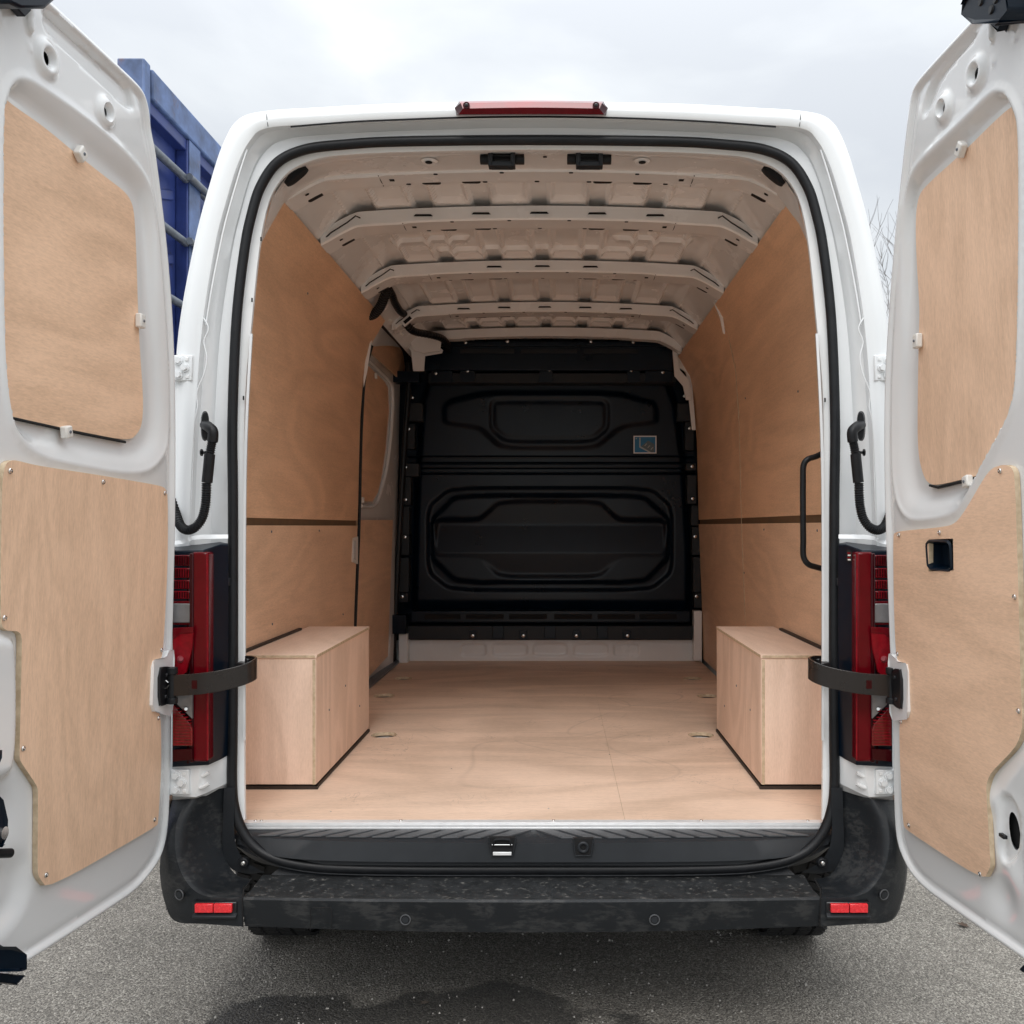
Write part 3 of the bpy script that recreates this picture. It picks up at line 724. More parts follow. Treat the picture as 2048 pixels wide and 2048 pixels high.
# bows
for i, (y0, y1) in enumerate(bows):
    xs = np.linspace(-.80, .80, 61)
    e = .62 + .03
    rws = []
    def z_(x, base): return arch(x, base) - .006
    for (y, dz) in ((y0 - .001, .05), (y0, .006), (y0 + .006, 0), (y0 + .05, .001), (y1 - .034, 0), (y1 - .028, .006), (y1, .006), (y1 + .003, .05)):
        rws.append([Vector((x, y, z_(x, 2.548) + dz - (.0035 if .50 < abs(x) < .80 and 0 <= dz < .01 else 0))) for x in xs])
    bo = mk('roof_bow', *gridmesh(rws, flip=True), M['inner'], van, ang=30)
    if i == 4: continue
    def slotmesh(L_, Wd):  # flat dark plates painted for the shade inside slots and holes
        def f():
            n = 20; vs = []
            for z in (0, .0015):
                for k in range(n):
                    a = 2 * math.pi * k / n; cx = (L_ - Wd) / 2 * (1 if math.cos(a) >= 0 else -1)
                    vs.append(Vector((cx + Wd / 2 * math.cos(a), Wd / 2 * math.sin(a), -z)))
            return vs, [[k, (k + 1) % n, n + (k + 1) % n, n + k] for k in range(n)] + [list(range(n)), list(range(n, 2 * n))[::-1]]
        return f
    for x in (-.345, -.215, .215, .345):
        inst('slot', 'slotA', slotmesh(.062, .026), M['dark'], bo, (x, y1 - .015, z_(x, 2.548) + .0062))
    for x in (-.42, .42, -.17, .17, 0):
        inst('slot', 'slotB', slotmesh(.016, .012), M['dark'], bo, (x, y1 - .013, z_(x, 2.548) + .0062))
    for x in (-.32, -.11, .11, .32):
        inst('hole', 'holeA', slotmesh(.014, .010), M['dark'], bo, (x, y0 + .010, z_(x, 2.548)))
    for x in (-.465, .465):
        inst('hole', 'holeB', lambda: cyl((0, 0, 0), (0, 0, -.0015), .011, 4), M['dark'], bo, (x, (y0 + y1) / 2 - .01, z_(x, 2.548) + .0005))
    for s in (-1, 1):
        x = s * .735; sl_ = math.atan2(arch(.76, 2.548) - arch(.71, 2.548), .05)
        o = inst('slot', 'slotC', slotmesh(.090, .028), M['dark'], bo, (x * .965, y1 - .014, z_(x * .965, 2.548) + .0035)); o.rotation_euler = (0, -s * sl_ * 1.0, 0)
        o = inst('hole', 'holeA', slotmesh(.014, .010), M['dark'], bo, (x, (y0 + y1) / 2 - .02, z_(x, 2.548) - .0045)); o.rotation_euler = (0, -s * sl_, 0)
        # dark lines drawn for the crease shade at the bow end
        mk('crease_shade', *merge(boxg((s * .50, y0 + .046, z_(.50, 2.548) - .0012), (.003, .09, .002))), M['rubber'], bo, ang=0)
        gx = [Vector((s * x_, yy, arch(x_, 2.548) + dz_)) for x_, yy, dz_ in ((.655, y0 - .004, .02), (.665, y0 - .03, .02), (.70, y0 - .012, .016), (.76, y0 - .006, .014), (.80, y0 + .01, .01))]
        mk('crease_shade_edge', *tube(gx, .0028, 6), M['rubber'], bo)
    # dark bars painted for the shade where the roof channels pass over the bow
    for k in range(-3, 4):
        x = k * .212
        if abs(x) > .60 or (i in (2,) and k in (-2, 2)): continue
        z = arch(x, 2.60)
        mk('channel_gap_shade', [Vector((x - .034, y0 - .006, z_(x, 2.548) + .020)), Vector((x + .034, y0 - .006, z_(x, 2.548) + .020)), Vector((x + .028, y0 - .004, z_(x, 2.548) + .027)), Vector((x - .028, y0 - .004, z_(x, 2.548) + .027)),
                           Vector((x - .034, y0 - .001, z_(x, 2.548) + .020)), Vector((x + .034, y0 - .001, z_(x, 2.548) + .020)), Vector((x + .028, y0 - .001, z_(x, 2.548) + .027)), Vector((x - .028, y0 - .001, z_(x, 2.548) + .027))],
           [[0, 1, 2, 3], [4, 7, 6, 5], [0, 4, 5, 1], [1, 5, 6, 2], [2, 6, 7, 3], [3, 7, 4, 0]], M['dark'], bo, ang=0)
# header details: oval hand holes in the corners, embossed holes, catches
def hz(x, t_):                       # point on the header surface
    z0, y0 = kz(x); z1 = arch(x, 2.548); return Vector((x, (y0 + .012) + (2.93 - y0) * t_, float(z0 + (z1 - z0) * t_ ** 1.2 + .018)))
for s in (-1, 1):
    best = None
    for x_ in np.linspace(.60, .79, 39):
        for t_ in np.linspace(.05, .95, 37):
            p = hz(-x_, t_); px_ = CX + F * (p.x - CAMX) / p.y; py_ = CY - F * (p.z - CAMZ) / p.y
            d_ = (px_ - 586) ** 2 + (py_ - 343) ** 2
            if best is None or d_ < best[0]: best = (d_, x_, t_)
    _, x_, t_ = best
    p = hz(s * x_, t_); du = (hz(s * (x_ + .01), t_) - hz(s * (x_ - .01), t_)).normalized(); dv = (hz(s * x_, t_ + .02) - hz(s * x_, t_ - .02)).normalized()
    nr_ = du.cross(dv).normalized()
    if nr_.z > 0: nr_ = -nr_
    hh_ = []
    for dn in (-.004, .014, .016):
        for a in np.linspace(0, 2 * math.pi, 25)[:-1]:
            k_ = 1 if dn < .016 else .88
            hh_.append(p + du * (.040 * k_ * math.copysign(abs(math.cos(a)) ** .7, math.cos(a))) + dv * (.026 * k_ * math.copysign(abs(math.sin(a)) ** .8, math.sin(a))) + nr_ * (dn + .008))
    mk('hand_hole_shade', hh_, [[i_, (i_ + 1) % 24, 24 + (i_ + 1) % 24, 24 + i_] for i_ in range(24)] + [[24 + i_, 24 + (i_ + 1) % 24, 48 + (i_ + 1) % 24, 48 + i_] for i_ in range(24)] + [list(range(48, 72))], M['dark'], hp, ang=30)  # solid dark disc standing in for the shade inside the opening
    x = s * .325
    mk('embossed_hole', *merge(cyl(hz(x, .55) + Vector((0, 0, -.012)), hz(x, .55) + Vector((0, 0, -.006)), .020, 24, .026)), M['inner'], hp)
    mk('hole', *cyl(hz(x, .52) + Vector((0, -.004, -.0135)), hz(x, .52) + Vector((0, -.004, -.012)), .011, 18), M['dark'], hp)  # dark disc painted as the shade inside the embossed ring
for x, y in ((1089, 309), (1090, 314), (1275, 310), (1472, 314)):  # small dark blocks painted as the shade in the header's holes
    p = R(x, y, .20); mk('hole', *boxg((p.x, p.y, p.z), (.012, .004, .004)), M['dark'], hp, bevel=.001)
for s, cxp in ((-1, 1005), (1, 1178)):
    c = W(cxp, 322, 2.76)
    k = 2.76 / F
    ct = mk('door_catch', *merge(boxg((c.x, c.y, c.z + 2 * k), (50 * k, .05, 20 * k))), M['black'], van, bevel=.004)
    for q_ in (-1, 1):
        mk('catch_roller', *cyl((c.x + q_ * 26 * k, c.y - .012, c.z), (c.x + q_ * 44 * k, c.y - .012, c.z), 10 * k, 18), M['rubber'], ct, bevel=.002)
    mk('catch_arm', *merge(boxg((c.x - 22 * k, c.y - .03, c.z - 3 * k), (9 * k, .035, 36 * k)), boxg((c.x + 22 * k, c.y - .03, c.z - 3 * k), (9 * k, .035, 36 * k)), boxg((c.x, c.y - .03, c.z - 17 * k), (44 * k, .035, 9 * k))), M['plastic'], ct, bevel=.002)
    mk('catch_pin', *cyl((c.x - 20 * k, c.y - .035, c.z + 1 * k), (c.x + 20 * k, c.y - .035, c.z + 1 * k), 1.6 * k, 10), M['rubber'], ct)
    # pressed pad round the catch
    pr = [Vector((c.x + (46 * math.cos(a)) * k, 2.725 + .035 * math.sin(a) * .3, c.z + (14 + 6 * math.sin(a)) * k)) for a in np.linspace(0, math.pi, 14)]
    mk('catch_pad', *tube(pr, .0065, 8), M['inner'], hp)

# ---------------- bulkhead
BD = 5.78
def bc(x, y): return (680 + .3934 * x, 600 + .3934 * y)
def bu(px, py, D=BD): p = W(px, py, D); return (p.x, p.z)
def bcu(pts): return [bu(*bc(x, y)) for x, y in pts]
def to_b(u, v, h): return Vector((u, BD - h, v))
bo_ = [(822, 800), (838, 745), (845, 690), (1345, 690), (1352, 745), (1364, 775), (1374, 800), (1392, 930), (1402, 1100), (1402, 1279), (802, 1279), (806, 1100), (812, 930)]
upA = chaikin(bcu([(525, 545), (560, 510), (730, 468), (1400, 468), (1600, 520), (1615, 560), (1612, 630), (1450, 650), (1410, 670), (1300, 762), (820, 762), (715, 665), (680, 655), (525, 632)]), 2, .13)
winB = chaikin(bcu([(775, 530), (800, 512), (1330, 512), (1355, 535), (1355, 650), (1285, 712), (845, 712), (775, 650)]), 2, .13)
ringO = chaikin(bcu([(560, 948), (1580, 948), (1695, 1050), (1695, 1385), (1580, 1482), (560, 1482), (440, 1385), (440, 1050)]), 2, .13)
ringI = chaikin(bcu([(590, 990), (1535, 990), (1640, 1080), (1672, 1115), (1672, 1310), (1640, 1345), (1545, 1440), (595, 1440), (495, 1345), (465, 1315), (465, 1115), (500, 1080)]), 2, .13)
mid = chaikin(bcu([(475, 1108), (690, 1108), (720, 1095), (810, 1015), (1320, 1015), (1410, 1100), (1450, 1110), (1665, 1110), (1665, 1310), (1450, 1308), (1410, 1330), (1320, 1412), (810, 1412), (720, 1325), (690, 1310), (475, 1310)]), 2, .13)
bandz = [bu(1000, 600 + .3934 * y)[1] for y in (800, 825, 875, 890, 1140, 1292, 1520, 1580, 1640, 1730)]
def bulkH(U, V):
    h = np.zeros_like(U)
    a = sd(U, V, upA); h += .018 * (1 - sm(-.030, .010, a))
    b = sd(U, V, winB); h += -.010 * np.exp(-((b) / .014) ** 2) - .004 * (1 - sm(-.02, 0, b))
    o = sd(U, V, ringO); i_ = sd(U, V, ringI); m_ = sd(U, V, mid)
    h += -.026 * (1 - sm(-.022, .006, o))
    h += .030 * (1 - sm(-.020, .012, i_))
    ins = 1 - sm(-.030, .010, m_)
    fold = np.interp(V, [bu(1000, 600 + .3934 * y)[1] for y in (1412, 1296, 1286, 1144, 1134, 1015)], [-.020, .004, .006, -.034, -.034, -.016])
    h += ins * fold
    h += .012 * sm(bandz[3], bandz[3] + .012, V) - .024 * sm(bandz[2] - .008, bandz[2], V) * (1 - sm(bandz[0], bandz[0] + .008, V)) + .02 * sm(bandz[2] + .02, bandz[2] + .03, V) * (1 - sm(bandz[1] - .008, bandz[1], V))
    h += -.03 * (1 - sm(bandz[7], bandz[6], V))
    edge = -sd(U, V, bulkO); h += -.045 * (1 - sm(.05, .10, edge))
    return h
bulkO = [bu(x, y) for x, y in bo_]
bk = field('bulkhead', bulkO, bulkH, to_b, M['bulk'], van, step=.0095, ang=40, flip=False)
# surrounding frame behind and beside the bulkhead
def bp_box(name, x0, y0, x1, y1, D0, D1, mat, parent, bevel=.003):
    a = W(x0, y0, D0); b = W(x1, y1, D0)
    return box(name, (min(a.x, b.x), D0, min(a.z, b.z)), (max(a.x, b.x), D1, max(a.z, b.z)), mat, parent, bevel=bevel)
bp_box('rear_wall', 770, 640, 1440, 1330, 5.87, 5.88, M['bulk'], van)
tr = bp_box('upper_tray', 848, 690, 1346, 741, 5.62, 5.80, M['bulk'], bk, .006)
for x0, x1 in ((920, 1028), (1042, 1155), (1168, 1276)):
    bp_box('tray_rib', x0, 698, x1, 706, 5.612, 5.63, M['plastic'], tr, .002)
bp_box('tray_lip', 868, 683, 1332, 692, 5.60, 5.70, M['bulk'], bk, .002)
bp_box('cross_rail', 856, 746, 1352, 766, 5.66, 5.80, M['plastic'], bk, .004)
for x0, x1 in ((862, 905), (920, 950), (1078, 1106), (1254, 1280), (1290, 1345)):
    bp_box('rail_bracket', x0, 742, x1, 764, 5.645, 5.67, M['bulk'], bk, .002)
lo = bp_box('vent_panel', 822, 1222, 1380, 1244, 5.68, 5.79, M['bulk'], bk, .003)
for x0, x1 in ((430, 612), (640, 832), (860, 1052), (1088, 1282), (1310, 1500), (1525, 1712)):
    a = bc(x0, 1600); b = bc(x1, 1620); bp_box('vent_slot', a[0], a[1] - 1, b[0], b[1] + 1, 5.674, 5.69, M['dark'], lo, .002)
bp_box('lower_rail', 812, 1252, 1385, 1279, 5.70, 5.79, M['plastic'], bk, .003)
for x0, x1 in ((775, 830), (1040, 1095), (1308, 1362)):
    a = bc(x0, 1658); b = bc(x1, 1722); bp_box('rail_bracket', a[0], a[1], b[0], b[1], 5.68, 5.71, M['bulk'], bk, .002)
for x0, x1 in ((655, 695), (912, 950), (1183, 1222), (1440, 1480)):
    a = bc(x0, 1680); b = bc(x1, 1722); bp_box('screw_tab', a[0], a[1], b[0], b[1], 5.69, 5.71, M['bulk'], bk, .002)
for x0, y0, x1, y1 in ((345, 525, 420, 620), (335, 630, 380, 760), (322, 830, 400, 900), (320, 900, 360, 1045), (312, 1050, 352, 1200), (302, 1200, 352, 1300), (300, 1310, 350, 1490), (295, 1490, 345, 1540),
                        (1715, 525, 1790, 620), (1755, 620, 1800, 765), (1760, 830, 1810, 870), (1765, 890, 1812, 1040), (1785, 1045, 1822, 1150), (1790, 1155, 1835, 1300), (1795, 1305, 1835, 1490), (1800, 1490, 1840, 1570)):
    a = bc(x0, y0); b = bc(x1, y1); bp_box('side_flange', a[0], a[1], b[0], b[1] - 1.2, 5.70, 5.80, M['plastic'], bk, .003)
bp_box('corner_bracket', 784, 742, 838, 764, 5.62, 5.72, M['bulk'], bk, .003)
bp_box('corner_bracket', 778, 1230, 812, 1268, 5.60, 5.70, M['bulk'], bk, .003)
for x, y, D in ((487, 372, 5.64), (648, 360, 5.64), (1064, 355, 5.64), (1481, 357, 5.64), (1641, 367, 5.64), (367, 495, 5.70), (349, 655, 5.69), (333, 850, 5.69), (333, 1015, 5.69), (330, 1205, 5.69), (316, 1508, 5.69), (1752, 488, 5.69),
             (1778, 652, 5.69), (1790, 846, 5.69), (1793, 1010, 5.69), (1805, 1203, 5.69), (1812, 1507, 5.69), (675, 1707, 5.685), (932, 1707, 5.685), (1202, 1707, 5.685), (1462, 1707, 5.685), (638, 215, 5.595), (851, 210, 5.595), (1276, 210, 5.595), (1491, 213, 5.595)):
    p = W(*bc(x, y), D - .003); screw(bk, p, (0, -1, 0), 2.2)
# warning sticker (blue with white border and a pictogram of a load and a floor)
stk = bp_box('sticker', 1267, 871.5, 1313, 907, 5.742, 5.7445, plain('sticker_white', (.85, .86, .86), .4), bk, 0)
bp_box('sticker_face', 1269.3, 873.8, 1310.8, 904.8, 5.7405, 5.7415, plain('sticker_blue', (.01, .17, .36), .4, var=.1), stk, 0)
def skp(x, y): return W(1240 + x * 100 / 1932, 830 + y * 100 / 1932, 5.7395)
lm = plain('sticker_line', (.42, .47, .46), .4); lm2 = plain('sticker_grey', (.10, .15, .17), .4)
def flat(name, pts, mat, dy=0): return mk(name, [skp(*p) + Vector((0, dy, 0)) for p in pts], [list(range(len(pts)))], mat, stk, ang=0)
flat('pictogram_floor', [(1085, 990), (1330, 1130), (1330, 1430), (1180, 1440), (820, 1210)], lm2, .0004)
flat('pictogram_line', [(745, 870), (795, 870), (795, 1215), (745, 1250)], lm)
flat('pictogram_line', [(745, 1250), (795, 1210), (1200, 1440), (1110, 1440)], lm)
for x in (940, 1060, 1180): flat('pictogram_bar', [(x, 1190 + (x - 940) * .6), (x + 30, 1200 + (x - 940) * .6), (x + 105, 1110 + (x - 940) * .6), (x + 75, 1100 + (x - 940) * .6)], lm, -.0003)
flat('pictogram_dot', [(590, 925), (640, 935), (655, 880), (625, 890)], lm)
# painted sill below the bulkhead
so_ = [bu(793, 1280, 5.76), (bu(1404, 1280, 5.76)), bu(1404, 1326, 5.76), bu(793, 1326, 5.76)]
sr = []
for x0, x1 in ((612, 745), (772, 955), (980, 1158), (1185, 1365), (1390, 1520)):
    a = bu(*bc(x0, 1745), 5.76); b = bu(*bc(x1, 1812), 5.76); sr.append(chaikin([(a[0], a[1]), (b[0], a[1]), (b[0], b[1]), (a[0], b[1])], 2, .15))
def silH(U, V):
    h = np.zeros_like(U)
    for q in sr: h += -.010 * (1 - sm(-.010, .002, sd(U, V, q)))
    return h
field('front_sill', so_, silH, lambda u, v, h: Vector((u, 5.76 - h, v)), M['inner'], van, step=.008, flip=True)
for a, b in (((1388, 1222), (1404, 1322)), ((797, 1268), (815, 1326))):
    bp_box('corner_post', a[0], a[1], b[0], b[1], 5.66, 5.75, M['inner'], van, .004)
# right corner pillar of the roof, beside the bulkhead
def ribbon(name, pts, D, mat, parent=van, th=.012):
    vs = [W(x, y, D) for x, y in pts]; n = len(vs); vs += [v + Vector((0, th, 0)) for v in vs]
    return mk(name, vs, [list(range(n))[::-1], list(range(n, 2 * n))] + [[i, (i + 1) % n, n + (i + 1) % n, n + i] for i in range(n)], mat, parent, ang=20, bevel=.002)
ribbon('roof_pillar', [(1346, 672), (1352, 690), (1360, 740), (1378, 760), (1384, 800), (1372, 800), (1366, 772), (1349, 752), (1345, 700), (1338, 676)], 5.60, M['inner'])
ribbon('roof_pillar', [(1352, 660), (1372, 640), (1378, 690), (1392, 860), (1384, 860), (1372, 745), (1358, 735), (1352, 690)], 5.62, M['inner'])
ribbon('lining_flap', [(1427, 604), (1443, 590), (1445, 622), (1451, 668), (1446, 667), (1440, 636)], 4.30, M['inner'], th=.004)
mk('lining_joint', *tube([Vector((wallx(z) - .0008, 4.372, z)) for z in (1.0, 1.42, 1.9, 2.15, 2.3)], .0016, 6), PE, van)

# ---------------- sliding door side (left, far half)
SX = -.955
def spt(px, py, x=SX):                      # the side narrows slightly towards the front
    return W(px, py, (x - .256 - CAMX) / ((px - CX) / F - .055))
def sboard(name, pts, x, mat, parent, th=.008, emat=None):
    vs = [spt(a, b, x) for a, b in pts]; n = len(vs); vs += [v + Vector((-th, 0, 0)) for v in vs]
    return mk(name, vs, [list(range(n)), list(range(n, 2 * n))[::-1]] + [[i, n + i, n + (i + 1) % n, (i + 1) % n] for i in range(n)], [mat, emat or mat], parent, fm=[0, 0] + [1] * n, ang=20)
sd_ = sboard('sliding_door', [(700, 560), (750, 600), (796, 690), (800, 760), (794, 1100), (786, 1330), (700, 1420)], -.985, M['inner'], van, .02)
sboard('lining_board', [(716, 1040), (786, 1040), (776, 1312), (700, 1395)], -.958, WD_wall2, sd_, emat=PE)
sboard('lining_board', [(738, 640), (752, 640), (800, 690), (812, 722), (806, 765), (730, 694)], -.960, WD_wall, sd_, emat=PE)
sboard('window_blank', [(730, 728), (738, 733), (768, 762), (776, 775), (778, 820), (771, 900), (762, 960), (756, 985), (745, 1003), (735, 1003), (700, 993), (700, 728)], -.966, WD_wall, sd_, emat=PE)
fr = [(706, 668), (735, 693), (800, 757), (806, 790), (798, 900), (786, 1030)]
mk('window_surround', *tube(catmull([spt(x, y, -.975) for x, y in [(733, 718), (778, 762), (785, 790), (784, 840), (776, 920), (764, 975), (750, 1010), (722, 1012)]], 6), .010, 10), M['inner'], sd_)
for x, y in ((752, 752), (726, 1000)):
    p = spt(x, y, -.952); mk('panel_clip', *boxg(p, (.012, .03, .03)), M['clip'], sd_, bevel=.003)
mk('sliding_door_seal', *tube(catmull([spt(x, y, -.925) for x, y in [(741, 625), (760, 645), (800, 686), (811, 705), (815, 730)]], 6), .017, 10), M['rubber'], van)
mk('sliding_door_seal', *tube(catmull([W(x, y, 5.66) for x, y in [(817, 725), (818, 770), (812, 850), (805, 960), (797, 1100), (791, 1230), (785, 1325)]], 6), .017, 10), M['rubber'], van)
mk('door_edge_seal', *tube(catmull([Vector((-wallx(z) + .004, 4.665, z)) for z in (.62, .95, 1.42, 1.9, 2.18, 2.33)], 6), .008, 8), M['rubber'], van)
box('door_track', (-.955, 4.66, .582), (-.90, 5.72, .592), M['steel'], van)
ribbon('pillar_flap', [(722, 590), (748, 596), (755, 625), (748, 650), (742, 690), (735, 740), (727, 775), (726, 760), (732, 700), (736, 660), (737, 640), (724, 626)], 4.62, M['inner'], th=.006)
cup = sboard('pull_cup', [(705, 1076), (716, 1073), (716, 1128), (705, 1124)], -.934, M['clip'], van, .012)
sboard('cup_recess', [(707, 1082), (712, 1081), (712, 1120), (707, 1118)], -.9325, M['inner'], cup, .001)
# wiring harness in the roof corner
for pts, r in (([(722, 629, 4.45), (735, 631, 4.42), (748, 628, 4.38), (760, 614, 4.34), (768, 596, 4.3), (775, 574, 4.26)], .022),
               ([(775, 574, 4.36), (784, 590, 4.42), (790, 606, 4.55), (800, 622, 4.7), (808, 628, 4.8)], .018),
               ([(806, 640, 4.85), (819, 656, 4.9), (832, 664, 5.0), (862, 670, 5.2), (884, 677, 5.35), (895, 690, 5.5), (897, 700, 5.6)], .020)):
    pth = catmull([W(*p) for p in pts], 14)
    mk('cable_harness', *tube(pth, r, 10, rf=lambda i, r=r: r * (1 + .10 * math.sin(i * 2.1))), M['rubber'], van)
br = mk('roof_bracket', *boxg(W(815, 640, 4.78), (.07, .02, .035), Matrix.Rotation(math.radians(-40), 3, 'Y')), M['inner'], van, bevel=.003)
mk('bracket_window', *boxg(W(815, 640, 4.765), (.045, .006, .016), Matrix.Rotation(math.radians(-40), 3, 'Y')), M['dark'], br)
ribbon('roof_pillar', [(790, 598), (800, 616), (812, 650), (850, 672), (886, 700), (884, 706), (850, 712), (848, 742), (826, 742), (822, 702), (760, 632), (770, 620)], 5.45, M['inner'])
ribbon('roof_pillar', [(812, 655), (884, 672), (880, 702), (846, 706), (826, 700)], 5.40, M['inner'])
# fabric tape on the harness and small nubs
for x, y in ((771, 600), (780, 640), (790, 655), (803, 668)):
    mk('harness_clip', *boxg(W(x, y, 4.75), (.02, .012, .012), Matrix.Rotation(.6, 3, 'Y')), M['clip'] if x != 771 else M['rubber'], van, bevel=.002)

# ================================================================ sill, bumper, lights, hinges
def zfun(pts): return [Vector(p) for p in pts]
# tread strip (horizontal) and face of the step
sill = mk('step_sill', *gridmesh([
    catmull([Vector((x, y, z)) for x, y, z in ((-.845, 2.604, .566), (-.6, 2.602, .5665), (0, 2.601, .5665), (.6, 2.602, .5665), (.845, 2.604, .566))], 10)[::-1],
    catmull([Vector((x, y, z)) for x, y, z in ((-.835, 2.572, .5635), (-.6, 2.530, .5625), (0, 2.512, .5625), (.6, 2.530, .5625), (.835, 2.572, .5635))], 10)[::-1],
    catmull([Vector((x, y, z)) for x, y, z in ((-.832, 2.566, .560), (-.595, 2.525, .560), (0, 2.505, .560), (.595, 2.525, .560), (.832, 2.566, .560))], 10)[::-1],
    catmull([Vector((x, y, z)) for x, y, z in ((-.815, 2.556, .540), (-.62, 2.512, .514), (0, 2.500, .511), (.62, 2.512, .514), (.815, 2.556, .540))], 10)[::-1],
    catmull([Vector((x, y, z)) for x, y, z in ((-.817, 2.566, .538), (-.63, 2.530, .508), (0, 2.520, .504), (.63, 2.530, .508), (.817, 2.566, .538))], 10)[::-1],
    catmull([Vector((x, y, z)) for x, y, z in ((-.822, 2.566, .530), (-.65, 2.528, .499), (0, 2.516, .497), (.65, 2.528, .499), (.822, 2.566, .530))], 10)[::-1],
    catmull([Vector((x, y, z)) for x, y, z in ((-.84, 2.60, .52), (-.66, 2.56, .470), (0, 2.55, .468), (.66, 2.56, .470), (.84, 2.60, .52))], 10)[::-1],
]), M['plastic'], van, ang=40)
def pad(s, xa):
    # parallelogram tread pad, slanting away from the middle
    def g():
        w_ = .047; yb, yf = 2.594, 2.530 + .03 * (abs(xa) / .8) ** 2
        sh = .072
        top = [(xa, yb), (xa + w_ * s, yb), (xa + (w_ + sh) * s, yf), (xa + sh * s, yf)]
        vs = [Vector((x, y, .5650)) for x, y in top] + [Vector((x, y, .5690)) for x, y in top]
        f = [[4, 5, 6, 7], [0, 1, 5, 4], [1, 2, 6, 5], [2, 3, 7, 6], [3, 0, 4, 7]]
        return vs, (f if s < 0 else f)
    v, f = g()
    return mk('tread_pad', v, f, M['tread'], sill, ang=0, bevel=.0012)
for k in range(11):
    for s in (-1, 1): pad(s, s * (.006 + k * .0635))
# bumper centre
def prof(rows_, name, mat, k=8, ang=40, parent=van, flip=False):
    return mk(name, *gridmesh([catmull([Vector(p) for p in r], k) for r in rows_], flip), mat, parent, ang=ang)
def brow(y0, y1, z0, z1, xe=.742):
    # y0/z0 at the middle, y1/z1 at the ends
    return [(-xe, y1, z1), (-xe * .5, y0 + (y1 - y0) * .25, z0 + (z1 - z0) * .25), (0, y0, z0), (xe * .5, y0 + (y1 - y0) * .25, z0 + (z1 - z0) * .25), (xe, y1, z1)]
prof([brow(2.57, 2.57, .50, .50, .70), brow(2.545, 2.555, .475, .478, .70), brow(2.535, 2.54, .458, .462, .72)], 'bumper_ledge', M['plastic'])
bt_ = prof([brow(2.535, 2.54, .4585, .4625), brow(2.44, 2.44, .457, .459), brow(2.385, 2.395, .462, .465), brow(2.372, 2.383, .462, .464)], 'bumper_top', M['bumptop'])
bf = prof([brow(2.372, 2.383, .462, .464), brow(2.366, 2.378, .457, .459), brow(2.372, 2.384, .420, .422), brow(2.385, 2.395, .372, .384), brow(2.40, 2.405, .368, .380), brow(2.55, 2.55, .38, .39)], 'bumper', M['bumper'], ang=45)
